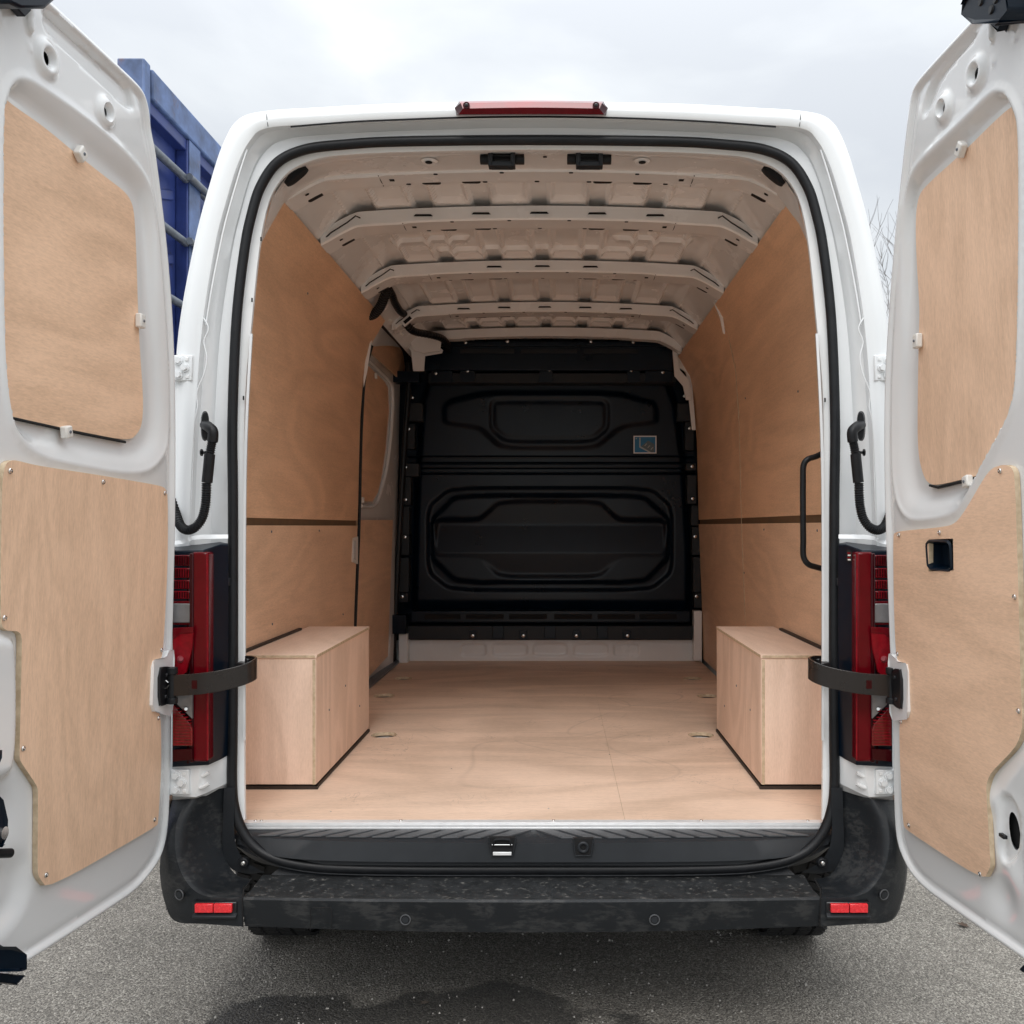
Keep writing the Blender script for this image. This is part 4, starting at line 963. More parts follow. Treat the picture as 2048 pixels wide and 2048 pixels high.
# bumper corners
def corner(s):
    O = [(345, 1600, 2.53), (331, 1655, 2.52), (322, 1705, 2.50), (320, 1750, 2.48), (329, 1803, 2.455), (350, 1842, 2.42), (410, 1848, 2.388), (484, 1853, 2.383)]
    Cc = [(377, 1598, 2.50), (356, 1637, 2.47), (350, 1687, 2.445), (359, 1737, 2.425), (383, 1776, 2.405), (414, 1793, 2.392), (450, 1796, 2.385), (484, 1797, 2.383)]
    Md = [(362, 1600, 2.505), (343, 1650, 2.475), (337, 1700, 2.45), (340, 1758, 2.43), (354, 1803, 2.41), (385, 1828, 2.392), (435, 1835, 2.384), (484, 1836, 2.380)]
    c = lambda l, dy=0, k=7: catmull([mir(W(*p), s) + Vector((0, dy, 0)) for p in l], k)
    co_ = mk('bumper_corner', *gridmesh([c([(x, y, d_ + .10) for x, y, d_ in O]), c(O), c(Md), c(Cc)], flip=(s > 0)), M['bumper'], van, ang=40)
    I1 = [(391, 1597, 2.50), (372, 1640, 2.475), (366, 1690, 2.455), (374, 1735, 2.44), (396, 1769, 2.42), (422, 1786, 2.405), (455, 1790, 2.40), (484, 1790, 2.40)]
    I2 = [(425, 1583, 2.535), (403, 1630, 2.515), (400, 1680, 2.505), (408, 1722, 2.49), (425, 1752, 2.475), (446, 1768, 2.465), (465, 1773, 2.46), (487, 1775, 2.46)]
    I3 = [(455, 1568, 2.565), (449, 1620, 2.565), (447, 1680, 2.56), (450, 1712, 2.55), (460, 1735, 2.54), (472, 1749, 2.535), (484, 1755, 2.535), (503, 1758, 2.535)]
    mk('corner_scoop', *patch([[mir(W(*p), s) for p in r] for r in (Cc, I1, I2, I3)], 7, 5, flip=(s > 0)), M['bumper'], co_, ang=60)
    # inner trim tongue with screw
    T0 = [(448, 1575), (446, 1640), (445, 1690), (452, 1722), (468, 1741), (497, 1748)]
    T1 = [(470, 1575), (468, 1640), (472, 1690), (490, 1722), (510, 1735), (530, 1745)]
    mk('corner_trim', *gridmesh([catmull([mir(W(x, y, 2.548), s) for x, y in T0], 6), catmull([mir(W(x, y, 2.535), s) for x, y in T1], 6)], flip=(s < 0)), M['plastic'], co_)
    p = mir(W(486, 1727, 2.525), s); mk('screw_seat', *cyl(p + Vector((0, .01, 0)), p, .016, 20, .013), M['rubber'], co_, bevel=.002); screw(co_, p, (0, -1, 0), 1.3)
    # parting line
    mk('parting_line', *tube([mir(W(*q), s) for q in ((503, 1757, 2.53), (487, 1780, 2.43), (485, 1796, 2.378), (485.5, 1853, 2.384))], .0022, 6), M['dark'], co_)
    # reflector in its pocket
    a = mir(W(383, 1806, 2.372), s); b = mir(W(472, 1836, 2.372), s)
    x0, x1 = sorted((a.x, b.x))
    mk('reflector_pocket', *merge(boxg(((x0 + x1) / 2, 2.388, (a.z + b.z) / 2), (x1 - x0, .022, a.z - b.z))), M['black'], co_, bevel=.003)
    a = mir(W(389, 1809, 2.368), s); b = mir(W(463, 1826, 2.368), s); x0, x1 = sorted((a.x, b.x)); xm = (x0 + x1) / 2
    mk('reflector', *boxg(((x0 + xm) / 2 - .0006, 2.374, (a.z + b.z) / 2), (xm - x0 - .001, .012, a.z - b.z)), M['reflector'], co_, bevel=.0015)
    mk('reflector', *boxg(((x1 + xm) / 2 + .0006, 2.374, (a.z + b.z) / 2), (x1 - xm - .001, .012, a.z - b.z)), M['reflector'], co_, bevel=.0015)
    a = mir(W(384, 1829, 2.37), s); b = mir(W(472, 1837, 2.37), s); x0, x1 = sorted((a.x, b.x))
    mk('pocket_lip', *boxg(((x0 + x1) / 2, 2.374, (a.z + b.z) / 2), (x1 - x0, .014, .008), Matrix.Rotation(.5, 3, 'X')), M['plastic'], co_, bevel=.002)
    sensor(mir(W(359, 1789, 2.396), s), co_, Vector((s * .35, -1, 0)))
def sensor(p, parent, n=Vector((0, -1, 0))):
    n = n.normalized()
    o = mk('parking_sensor', *merge(cyl(p - n * .008, p + n * .002, .0115, 28), ), M['rubber'], parent, bevel=.001)
    a = n.orthogonal().normalized(); b_ = n.cross(a)
    mk('sensor_ring', *tube([p + n * .0015 + (a * math.cos(t) + b_ * math.sin(t)) * .0125 for t in np.linspace(0, 2 * math.pi, 25)[:-1]], .0018, 8, closed=True), M['tread'], o)
    mk('sensor_face', *cyl(p + n * .002, p + n * .0032, .0082, 24), M['plastic'], o)
for s in (-1, 1): corner(s)
for px in (811, 1309): sensor(W(px, 1839, 2.3745), bf)
# tow eye cover outline
a = W(622, 1815, 2.3725)
mk('tow_cover_line', *tube([W(621, 1862, 2.379), W(621, 1820, 2.3685), W(624, 1815, 2.3675), W(660, 1815, 2.3665), W(663, 1820, 2.3670), W(663, 1862, 2.378)], .0009, 6), M['dark'], bf)
box('underbody', (-.72, 2.60, .40), (.72, 6.8, .50), M['dark'], van, bevel=.01)
# striker pockets in the sill face
def pocket(x0, x1, y0, y1):
    D0 = 2.496
    a = W(x0, y0, D0); b = W(x1, y1, D0); w_ = b.x - a.x; cx = (a.x + b.x) / 2
    tr_ = .12 * w_
    vs = [Vector((a.x, D0, a.z)), Vector((b.x, D0, a.z)), Vector((b.x - tr_, D0, b.z)), Vector((a.x + tr_, D0, b.z))]
    vs2 = [v + Vector((0, .012, 0)) for v in vs]
    o = mk('striker_pocket', vs + vs2, [[3, 2, 1, 0], [0, 1, 5, 4], [1, 2, 6, 5], [2, 3, 7, 6], [3, 0, 4, 7]], M['dark'], sill, ang=0)
    rim = [v + Vector((0, -.001, 0)) for v in (vs[0], vs[3], vs[2], vs[1])]
    mk('pocket_rim', *tube(rim, .0022, 8), M['plastic'], o)
    return o, a, b
o, a, b = pocket(977, 1032, 1675, 1711)
mk('striker_bar', *merge(cyl((a.x + .010, 2.49, a.z - .018), (b.x - .010, 2.49, a.z - .018), .0018, 10)), M['chrome'], o)
mk('striker_plate', *boxg(((a.x + b.x) / 2, 2.492, b.z + .0065), (.050, .004, .009)), M['alu'], o, bevel=.001)
mk('striker_hook', *merge(tube(catmull([Vector((a.x + .014, 2.491, a.z - .020)), Vector((a.x + .016, 2.491, a.z - .006)), Vector((a.x + .03, 2.491, a.z - .003)), Vector((b.x - .03, 2.491, a.z - .003)), Vector((b.x - .016, 2.491, a.z - .006)), Vector((b.x - .014, 2.491, a.z - .020))], 5), .0035, 8)), M['rubber'], o)
o, a, b = pocket(1146, 1187, 1677, 1711)
c_ = (a + b) / 2 + Vector((0, -.002, 0))
mk('socket_ring', *tube([c_ + Vector((.012 * math.cos(t), 0, .012 * math.sin(t))) for t in np.linspace(0, 2 * math.pi, 19)[:-1]], .004, 8, closed=True), M['plastic'], o)
for x in (1010, 1276): bp_box('drain_notch', x, 1751, x + 26, 1762, 2.537, 2.55, M['dark'], bf, 0)

# tail lights
def taillight(s):
    def bx(name, x0, y0, x1, y1, D0, D1, mat, parent, bevel=.003):
        D0 += .022; D1 += .022; a = mir(W(x0, y0, D0), s); b = mir(W(x1, y1, D0), s); xa, xb = sorted((a.x, b.x))
        return box(name, (xa, D0, min(a.z, b.z)), (xb, D1, max(a.z, b.z)), mat, parent, bevel=bevel)
    # black housing beside the lens: a tapered block
    A = [(398, 1100, 2.475), (440, 1090, 2.53), (452, 1100, 2.545), (454, 1300, 2.55), (454, 1560, 2.55), (440, 1538, 2.545), (400, 1534, 2.475)]
    hs = mk('tail_light', *merge(
        gridmesh([[mir(W(*p), s) for p in ((345, 1092, 2.56), (398, 1089, 2.56), (440, 1084, 2.565), (456, 1087, 2.57))], [mir(W(*p), s) for p in ((345, 1101, 2.475), (405, 1101, 2.475), (441, 1089, 2.53), (456, 1090, 2.56))],
                  [mir(W(*p), s) for p in ((345, 1130, 2.475), (416, 1130, 2.48), (444, 1130, 2.535), (457, 1130, 2.56))], [mir(W(*p), s) for p in ((345, 1500, 2.475), (417, 1500, 2.48), (444, 1500, 2.535), (457, 1500, 2.56))],
                  [mir(W(*p), s) for p in ((345, 1534, 2.475), (417, 1530, 2.48), (443, 1518, 2.535), (457, 1510, 2.56))], [mir(W(*p), s) for p in ((345, 1534, 2.56), (417, 1530, 2.56), (443, 1518, 2.56), (457, 1510, 2.57))]], flip=(s < 0))), M['bulk'], van, bevel=.003)
    lens = bx('outer_lens', 383, 1104, 416, 1524, 2.44, 2.485, M['red'], hs, .006)
    bx('lens_ridge', 378, 1106, 387, 1526, 2.436, 2.485, M['darkred'], hs, .004)
    bx('inner_panel', 345, 1100, 380, 1530, 2.455, 2.49, M['darkred'], hs, .004)
    for y0, y1 in ((1110, 1132), (1136, 1156), (1160, 1178), (1182, 1198)):
        bx('brake_segment', 345, y0, 381, y1, 2.449, 2.457, M['redlit'] if y0 > 1120 else M['red'], hs, .003)
        for xr in range(348, 381, 5): bx('lens_rib', xr, y0 + 2, xr + 1.6, y1 - 2, 2.4455, 2.4495, M['darkred'], hs, 0)
    bx('reversing_surround', 345, 1202, 386, 1250, 2.447, 2.456, M['red'], hs, .002)
    bx('reversing_lamp', 345, 1207, 383, 1246, 2.443, 2.456, M['clear'], hs, .003)
    def poly(name, pts, D, mat):
        vs = [mir(W(x, y, D), s) for x, y in pts]; n = len(vs); vs += [v + Vector((0, .01, 0)) for v in vs]
        f = [list(range(n)), list(range(n, 2 * n))[::-1]] + [[i, n + i, n + (i + 1) % n, (i + 1) % n] for i in range(n)]
        if s > 0: f = [q[::-1] for q in f]
        return mk(name, vs, [q[::-1] for q in f], mat, hs, ang=0, bevel=.0015)
    poly('tail_segment', [(345, 1270), (386, 1264), (383, 1300), (372, 1345), (350, 1362), (345, 1362)], 2.448, M['redlit'])
    poly('curved_trim', [(345, 1256), (386, 1254), (386, 1266), (360, 1268), (345, 1280)], 2.446, M['red'])
    poly('indicator_lens', [(345, 1388), (384, 1384), (384, 1438), (350, 1405)], 2.448, M['clear'])
    poly('fog_segment', [(345, 1410), (348, 1412), (380, 1448), (384, 1460), (384, 1492), (345, 1492)], 2.448, M['orange'])
    poly('lower_trim', [(345, 1500), (384, 1498), (384, 1520), (345, 1524)], 2.448, M['darkred'])
    for yr in range(1416, 1490, 6): bx('prism_rib', 347, yr, 345 + min(36, (yr - 1408) * 1.0 + 4), yr + 1.8, 2.421, 2.4275, M['redlit'], hs, 0)
    mk('indicator_bulb', *cyl(mir(W(372, 1418, 2.447), s), mir(W(372, 1418, 2.440), s), .008, 16, .004), M['chrome'], hs)
    mk('tail_bulb', *cyl(mir(W(362, 1318, 2.449), s), mir(W(362, 1318, 2.443), s), .010, 18, .005), M['pinkred'], hs)
    mk('lens_gleam_edge', *tube([mir(W(x, y, 2.437), s) for x, y in ((414, 1108), (415, 1300), (415, 1520))], .0022, 8), M['redlit'], hs)  # brighter red tube painted as a gleam along the lens
    # fixing tabs on the housing
    for y in (1164, 1418): bx('fixing_tab', 449, y - 8, 458, y + 8, 2.54, 2.56, M['plastic'], hs, .002)
    # white metal above and below the light
    lip = [[mir(W(*p), s) for p in r] for r in (((340, 1090, 2.49), (365, 1088, 2.49), (385, 1080, 2.51), (405, 1078, 2.53), (456, 1077, 2.56)), ((340, 1083, 2.50), (365, 1080, 2.50), (385, 1072, 2.52), (405, 1069, 2.54), (456, 1069, 2.565)))]
    mk('body_ledge', *gridmesh(lip, flip=(s > 0)), M['white'], van)
    lo_ = [[mir(W(*p), s) for p in r] for r in (((345, 1533, 2.49), (400, 1531, 2.49), (418, 1526, 2.50), (455, 1508, 2.56)), ((345, 1560, 2.485), (398, 1560, 2.485), (415, 1556, 2.50), (455, 1540, 2.56)), ((345, 1592, 2.49), (392, 1594, 2.49), (412, 1586, 2.505), (455, 1566, 2.56)), ((345, 1600, 2.52), (392, 1600, 2.52), (412, 1595, 2.53), (455, 1580, 2.57)))]
    mk('lower_corner_panel', *gridmesh(lo_, flip=(s < 0)), M['white'], van, ang=30)
    for y in (1550, 1572):
        pr = [mir(W(x, yy, 2.493), s) for x, yy in ((399, y + 4), (408, y + 1), (418, y - 5))]
        mk('pressed_rib', *tube(pr, .0055, 8), M['white'], van)
    if s > 0:
        q = W(1699, 1112, 2.505)
        st_ = mk('warning_label', *boxg(q, (.016, .001, .030), Matrix.Rotation(-.9, 3, 'Z')), plain('label_black', (.01, .01, .01), .4), hs, ang=0)
        for k, (c0, dz) in enumerate(((M['redlit'], .008), (M['clip'], .002), (M['redlit'], -.004), (M['clip'], -.010))):
            mk('label_mark', *boxg(q + Vector((-.001 if k % 2 else -.002, -.0012, dz)), (.009, .0008, .0035), Matrix.Rotation(-.9, 3, 'Z')), c0, st_, ang=0)
for s in (-1, 1): taillight(s)

# hinge plates with bolts
def hinge(s, x0, y0, x1, y1, off):
    a = mir(R(x0, y0, off), s); b = mir(R(x1, y1, off), s); xa, xb = sorted((a.x, b.x))
    xa, xb = (xa - .03, xb) if s < 0 else (xa, xb + .03)
    yy = a.y
    o = mk('hinge_plate', *boxg(((xa + xb) / 2, yy, (a.z + b.z) / 2), (xb - xa, .014, a.z - b.z)), M['white'], van, bevel=.003)
    w_, h_ = x1 - x0, y1 - y0
    for fx, fy in ((.30, .22), (.62, .50), (.28, .78)):
        p = mir(R(x0 + w_ * fx, y0 + h_ * fy, off), s)
        inst('hinge_bolt', 'bolt', boltmesh, M['white'], o, Vector((p.x, yy - .007, p.z)), Vector((0, -1, 0)).to_track_quat('Z', 'Y'))
    for fx, fy in ((.75, .16), (.75, .84)):
        p = mir(R(x0 + w_ * fx, y0 + h_ * fy, off), s)
        mk('plate_hole', *boxg((p.x, yy - .0085, p.z), (.010, .003, .010)), M['inner'], o, bevel=.002)
for s in (-1, 1):
    hinge(s, 348, 711, 385, 762, -.004); hinge(s, 344, 1538, 379, 1589, -.032)

# cable conduits
def conduit(s):
    P = lambda x, y, D: mir(W(x, y, D), s)
    gm = [(410 + 8.5 * math.copysign(abs(math.cos(t)) ** .8, math.cos(t)), 852 + 30 * math.copysign(abs(math.sin(t)) ** .75, math.sin(t))) for t in np.linspace(0, 2 * math.pi, 29)[:-1]]
    n = 28; vs = [P(x, y, 2.545) for x, y in gm] + [P(x, y, 2.525) for x, y in gm] + [P(410 + (x - 410) * .8, 852 + (y - 852) * .88, 2.517) for x, y in gm]
    f = [[i + k * n, (i + 1) % n + k * n, (i + 1) % n + (k + 1) * n, i + (k + 1) * n] for k in (0, 1) for i in range(n)] + [list(range(2 * n, 3 * n))]
    if s < 0: f = [q[::-1] for q in f]
    hose = mk('conduit', *tube(catmull([P(*p) for p in ((413, 966, 2.50), (412.5, 990, 2.498), (410, 1015, 2.495), (403.5, 1038, 2.49), (390, 1055, 2.485), (374, 1060, 2.49), (361, 1051, 2.51), (351, 1025, 2.54), (343, 995, 2.56), (338, 975, 2.57))], 22), .0125, 14, rf=lambda i: .0130 if (i // 2) % 2 else .0108), M['rubber'], van, ang=20)
    mk('grommet', vs, f, M['rubber'], hose)
    mk('elbow', *tube(catmull([P(410, 850, 2.528), P(418, 854, 2.505), P(426, 864, 2.495), P(425, 884, 2.495)], 7), .0142, 14), M['rubber'], hose)
    mk('conduit_neck', *tube(catmull([P(425, 880, 2.495), P(422, 895, 2.496), P(419, 912, 2.497)], 18), .0115, 14, rf=lambda i: .0125 if (i // 2) % 2 else .0104), M['rubber'], hose, ang=20)
    mk('sleeve', *tube(catmull([P(419.5, 908, 2.497), P(417, 935, 2.498), P(414, 965, 2.50)], 6), .0142, 16), M['rubber'], hose)
    mk('clip_stud', *merge(cyl(P(404, 905, 2.515), P(412, 905, 2.50), .004, 10), cyl(P(402, 905, 2.512), P(404.5, 905, 2.512), .0095, 14)), M['rubber'], hose)
for s in (-1, 1): conduit(s)

# check straps
def strap(s):
    P = lambda x, y: (s * -x, y)
    pl_ = [(-.985, 2.470), (-.94, 2.462), (-.88, 2.455), (-.82, 2.452), (-.775, 2.456), (-.748, 2.470), (-.737, 2.492), (-.742, 2.515), (-.765, 2.532), (-.79, 2.545)]
    zz = [.984, .988, .994, 1.002, 1.008, 1.013, 1.017, 1.020, 1.021, 1.021]
    pth = catmull([W(*q) for q in ((336, 1372, 2.40), (345, 1371, 2.40), (389, 1368.5, 2.403), (425, 1364, 2.408), (460, 1357, 2.418), (488, 1349, 2.432), (506, 1341, 2.455), (512, 1335, 2.485), (505, 1329, 2.515), (492, 1326, 2.545))], 7)
    n = len(pth); rows_ = []
    hh = [(.0275 if k < n * .75 else .0275 - .008 * (k / n - .75) * 4) for k in range(n)]
    def rowo(dz, dn):
        o = []
        for k, p in enumerate(pth):
            t = (pth[min(n - 1, k + 1)] - pth[max(0, k - 1)]).normalized(); nr = Vector((t.y, -t.x, 0)).normalized()
            o.append(mir(p + Vector((0, 0, dz * hh[k])) + nr * dn, s))
        return o
    rr = [rowo(1, -.003), rowo(1, .003), rowo(-1, .003), rowo(-1, -.003), rowo(1, -.003)]
    st_ = mk('check_strap', *gridmesh(rr, flip=(s < 0)), M['strap'], van, ang=30, bevel=.001)
    p = mir(W(389, 1369, 2.401), s)
    mk('strap_window', *boxg(p, (.014, .003, .022)), M['darkred'], st_, ang=0)
    q = mir(Vector((-.800, 2.55, 1.028)), s); mk('strap_anchor', *merge(boxg(q, (.03, .03, .035)), cyl(q + Vector((s * -.02, -.02, .012)), q + Vector((s * -.02, -.02, .03)), .008, 12)), M['black'], st_, bevel=.003)
    # knuckle on the door
    q = mir(W(344, 1371, 2.405), s)
    kn = mk('strap_knuckle', *merge(cyl(q + Vector((0, 0, -.045)), q + Vector((0, 0, .045)), .011, 18), cyl(q + Vector((0, 0, .030)), q + Vector((0, 0, .047)), .0145, 18), cyl(q + Vector((0, 0, -.047)), q + Vector((0, 0, -.032)), .0145, 18), boxg(q + Vector((s * .018, .006, 0)), (.03, .02, .075))), M['rubber'], st_, bevel=.0015)
    mk('spring_clip', *tube(catmull([q + Vector((s * x, -.014, z)) for x, z in ((.004, .01), (.02, .022), (.034, .016), (.03, -.004), (.012, -.006), (.002, .004))], 5), .0012, 6), M['chrome'], st_)
    pl2 = [(316, 1336), (338, 1332), (345, 1345), (345, 1395), (338, 1406), (325, 1411), (316, 1406)]
    return st_
for s in (-1, 1): strap(s)

# grab handle inside the right edge
gh = [W(x, y, D) for x, y, D in ((1660, 902, 2.74), (1647, 906, 2.74), (1632, 913, 2.73), (1615, 919, 2.72), (1607, 932, 2.72), (1606, 960, 2.72), (1606, 1020, 2.72), (1606.5, 1080, 2.72), (1607, 1112, 2.72), (1616, 1128, 2.72), (1632, 1134, 2.73), (1647, 1138, 2.74), (1660, 1142, 2.74))]
mk('grab_handle', *tube(catmull(gh, 6), .0088, 12), M['rubber'], van)
# small clips on the white flange
for x, y in ((522, 478), (504, 600), (1651, 478), (1662, 600), (487, 796), (1650, 800)):
    mk('flange_clip', *boxg(R(x, y, .062), (.004, .004, .012)), M['dark'], van, bevel=.001)

# wheels
def wheel(s, Y):
    R_, W_ = .345, .225; X0 = s * .975; n = 72
    w0 = empty('wheel_pivot', (0, 0, 0)); bpy.data.objects.remove(w0)
    prof_ = [(.20, 0), (.215, .004), (.25, -.006), (.30, -.004), (.325, .012), (.340, .030), (.345, .055), (.346, W_ / 2), (.345, W_ - .055), (.340, W_ - .030), (.325, W_ - .012), (.30, W_ + .004), (.25, W_), (.20, W_)]
    rows_ = []
    for i in range(n + 1):
        a = 2 * math.pi * i / n
        rows_.append([Vector((X0 - s * d_, Y + r * math.sin(a), .345 - r * math.cos(a))) for r, d_ in prof_])
    o = mk('wheel', *merge(cyl((X0 - s * .02, Y, .345), (X0 - s * .2, Y, .345), .205, 36)), M['steel'], van)
    ty = mk('tyre', *gridmesh(rows_, flip=(s < 0)), M['tyre'], o, ang=40)
    lug = []
    for i in range(n):
        a = 2 * math.pi * (i + .5) / n
        for x_ in (.038, .088, .137, .187):
            c = Vector((X0 - s * x_, Y + .348 * math.sin(a), .345 - .348 * math.cos(a)))
            lug.append(boxg(c, (.040, .022, .009), Matrix.Rotation(a, 3, 'X') @ Matrix.Rotation(.3 * (1 if x_ < .1 else -1), 3, 'Z')))
    l = mk('tread_blocks', *merge(*lug), M['tyre'], o, ang=0); l['kind'] = 'stuff'
for s in (-1, 1):
    wheel(s, 3.30); wheel(s, 6.9)

# ================================================================ rear doors
class Plane:
    def __init__(s_, side):
        s_.side = side
        if side < 0: s_.x0, s_.ky, s_.kz = -.981, .085, .051
        else: s_.x0, s_.ky, s_.kz = .971, -.11, -.064
        n = Vector((1, -s_.ky, -s_.kz)).normalized(); s_.n = n if side < 0 else -n        # towards the inside of the door
    def hit(s_, px, py, h=0):
        a = (px - CX) / F; b = (py - CY) / F
        # X = x0 + ky (Y-2.5) + kz (z-.45) - side*h
        k = s_.x0 - s_.ky * 2.5 + s_.kz * (CAMZ - .45) - CAMX - s_.side * h
        t = k / (a - s_.ky + s_.kz * b)
        return (t, CAMZ - b * t)
    def to3(s_, u, v, h): return Vector((s_.x0 + s_.ky * (u - 2.5) + s_.kz * (v - .45) - s_.side * h, u, v))
    def px(s_, pts, h=0): return [s_.hit(x, y, h) for x, y in pts]
def door(side, D):
    P = Plane(side); ol = chaikin(P.px(D['outline']), 2); to3 = P.to3
    rim = chaikin(P.px(D['rim']), 2); DEP = .027
    flr = chaikin(P.px(D['floor'], -DEP), 2)
    rec = [(chaikin(P.px(q), 2), w, dep) for q, w, dep in D['recess']]
    circs = [(P.hit(x, y), r) for x, y, r in D['rings']]
    olr = ol
    def H(U, V):
        e = -sd(U, V, olr)
        h = -.034 * (1 - sm(.0, .016, e)) ** 1.5
        h += -.010 * sm(.020, .030, e) + .003 * sm(.030, .05, e)
        so_, si = sd(U, V, rim), sd(U, V, flr)
        t = np.where(so_ > 0, 0, np.where(si < 0, 1, -so_ / (-so_ + np.maximum(si, 1e-6))))
        t = np.clip(t * 1.15, 0, 1); h += -(DEP - .007) * (t * t * (3 - 2 * t))
        h += .004 * np.exp(-((so_ - .006) / .008) ** 2)
        for q, w_, dp in rec: h += dp * (1 - sm(-w_, w_ * .3, sd(U, V, q)))
        for (cu, cv), r in circs:
            d_ = np.hypot(U - cu, V - cv)
            h += .010 * (1 - sm(r * .55, r, d_)) - .016 * (1 - sm(r * .22, r * .50, d_))
        for x, y, r, dp in D['bumps']:
            cu, cv = P.hit(x, y); h += dp * np.exp(-(np.hypot(U - cu, V - cv) / r) ** 2)
        return h
    holes = ([P.px(D['cup'], 0)] if D.get('cup') else []) + [circ(c, r * .30, 28) for c, r in circs] + [circ(P.hit(x, y), rx, 20, ry) for x, y, rx, ry in D['slots']]
    dr = field('rear_door', ol, H, to3, M['white'], van, step=.0085, holes=holes, ang=60, flip=(side > 0), guides=[(ol, (-.002, -.005, -.008, -.012, -.016, -.021, -.026, -.031)), (rim, (.010, .004, 0, -.005, -.011)), (flr, (.004, 0, -.005))] + [(circ(c, r, 30), (0, -.005, -.010, -.015, -.020, -.025)) for c, r in circs] + [(q, (.002, -w_ * .3, -w_)) for q, w_, dp in rec if w_ < .01])
    # outer skin
    c = np.mean(np.array(ol), 0)
    out_ = []
    n = len(ol)
    for i in range(n):
        a, b = np.array(ol[i - 1]), np.array(ol[(i + 1) % n]); t = b - a; t /= np.linalg.norm(t); nr = np.array((t[1], -t[0]))
        if sd(np.array([ol[i][0] + nr[0] * .004]), np.array([ol[i][1] + nr[1] * .004]), ol)[0] < 0: nr = -nr
        out_.append((ol[i][0] + nr[0] * .009, ol[i][1] + nr[1] * .009))
    sk = slab('outer_skin', out_, -.062, -.0345, to3, M['white'], dr, bevel=.006, flip=(side > 0))
    for c_, r_ in circs + [(P.hit(x, y), max(rx, ry) * 1.1) for x, y, rx, ry in D['slots']]:  # dark plate put behind the openings to paint the cavity's shade
        mk('cavity_shade', [to3(u, v, -.030) for u, v in circ(c_, r_ * 1.0 if r_ > .041 else r_ * .7, 16)], [list(range(16))], M['dark'], dr, ang=0)
    # plywood
    slab('window_board', chaikin(P.px(D['wply'], -.019), 2), -.0255, -.018, to3, D['mats'][0], dr, emat=PE, flip=(side > 0))
    hl = [P.px(D['cup'], .004)] if D.get('cup') else []
    slab('lower_board', chaikin(P.px(D['ply'], .004), 2, .2), -.006, .005, to3, D['mats'][1], dr, holes=hl, emat=PE, flip=(side > 0))
    for x, y in D['screws']:
        u, v = P.hit(x, y, .006); screw(dr, to3(u, v, .0055), P.n, 1.15)
    for x, y, ang, wd in D['clips']:
        u, v = P.hit(x, y, -.010); rot = Matrix.Rotation(math.radians(ang), 3, 'X')
        cl = mk('panel_clip', *merge(boxg(to3(u, v, -.010), (.016, .026, wd), rot)), M['clip'], dr, bevel=.0035)
        screw(dr, to3(u, v, -.0015), P.n, .7, 'steel')
    # dark tube painted as the shadow in the gap under the window board
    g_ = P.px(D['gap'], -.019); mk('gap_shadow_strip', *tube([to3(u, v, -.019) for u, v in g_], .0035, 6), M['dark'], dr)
    # check strap box
    bu_ = [P.hit(x, y, .012) for x, y in D['bracket']]
    slab('strap_bracket', chaikin(bu_, 1, .12), -.012, .010, to3, M['white'], dr, bevel=.003, flip=(side > 0))
    bm = [P.hit(x, y, .014) for x, y in D['plate']]
    slab('strap_plate', chaikin(bm, 1), .010, .016, to3, M['black'], dr, bevel=.002, flip=(side > 0))
    for fx in ((0, .28), (0, -.28)):
        cc = np.mean(np.array(bm), 0); screw(dr, to3(cc[0] , cc[1] + fx[1] * .10, .016), P.n, 1.3, 'black')
    if D.get('cup'):
        cu = [P.hit(x, y, 0) for x, y in D['cup']]
        us = [p[0] for p in cu]; vv = [p[1] for p in cu]; e = .003
        u0, u1, v0, v1 = min(us) + e, max(us) - e, min(vv) + e, max(vv) - e
        rg = lambda i, h: [to3(u, v, h) for u, v in chaikin([(u0 + i, v0 + i), (u1 - i, v0 + i), (u1 - i, v1 - i), (u0 + i, v1 - i)], 2, .12)]
        r4 = [rg(0, .004), rg(.003, .008), rg(.006, .006), rg(.010, -.028)]
        n = len(r4[0]); vs = [p for r in r4 for p in r]
        fs = [[k * n + i, k * n + (i + 1) % n, (k + 1) * n + (i + 1) % n, (k + 1) * n + i] for k in range(3) for i in range(n)] + [[3 * n + i for i in range(n)]]
        if side < 0: pass
        mk('pull_handle', vs, fs, M['bulk'], dr, ang=40)
    return dr, P
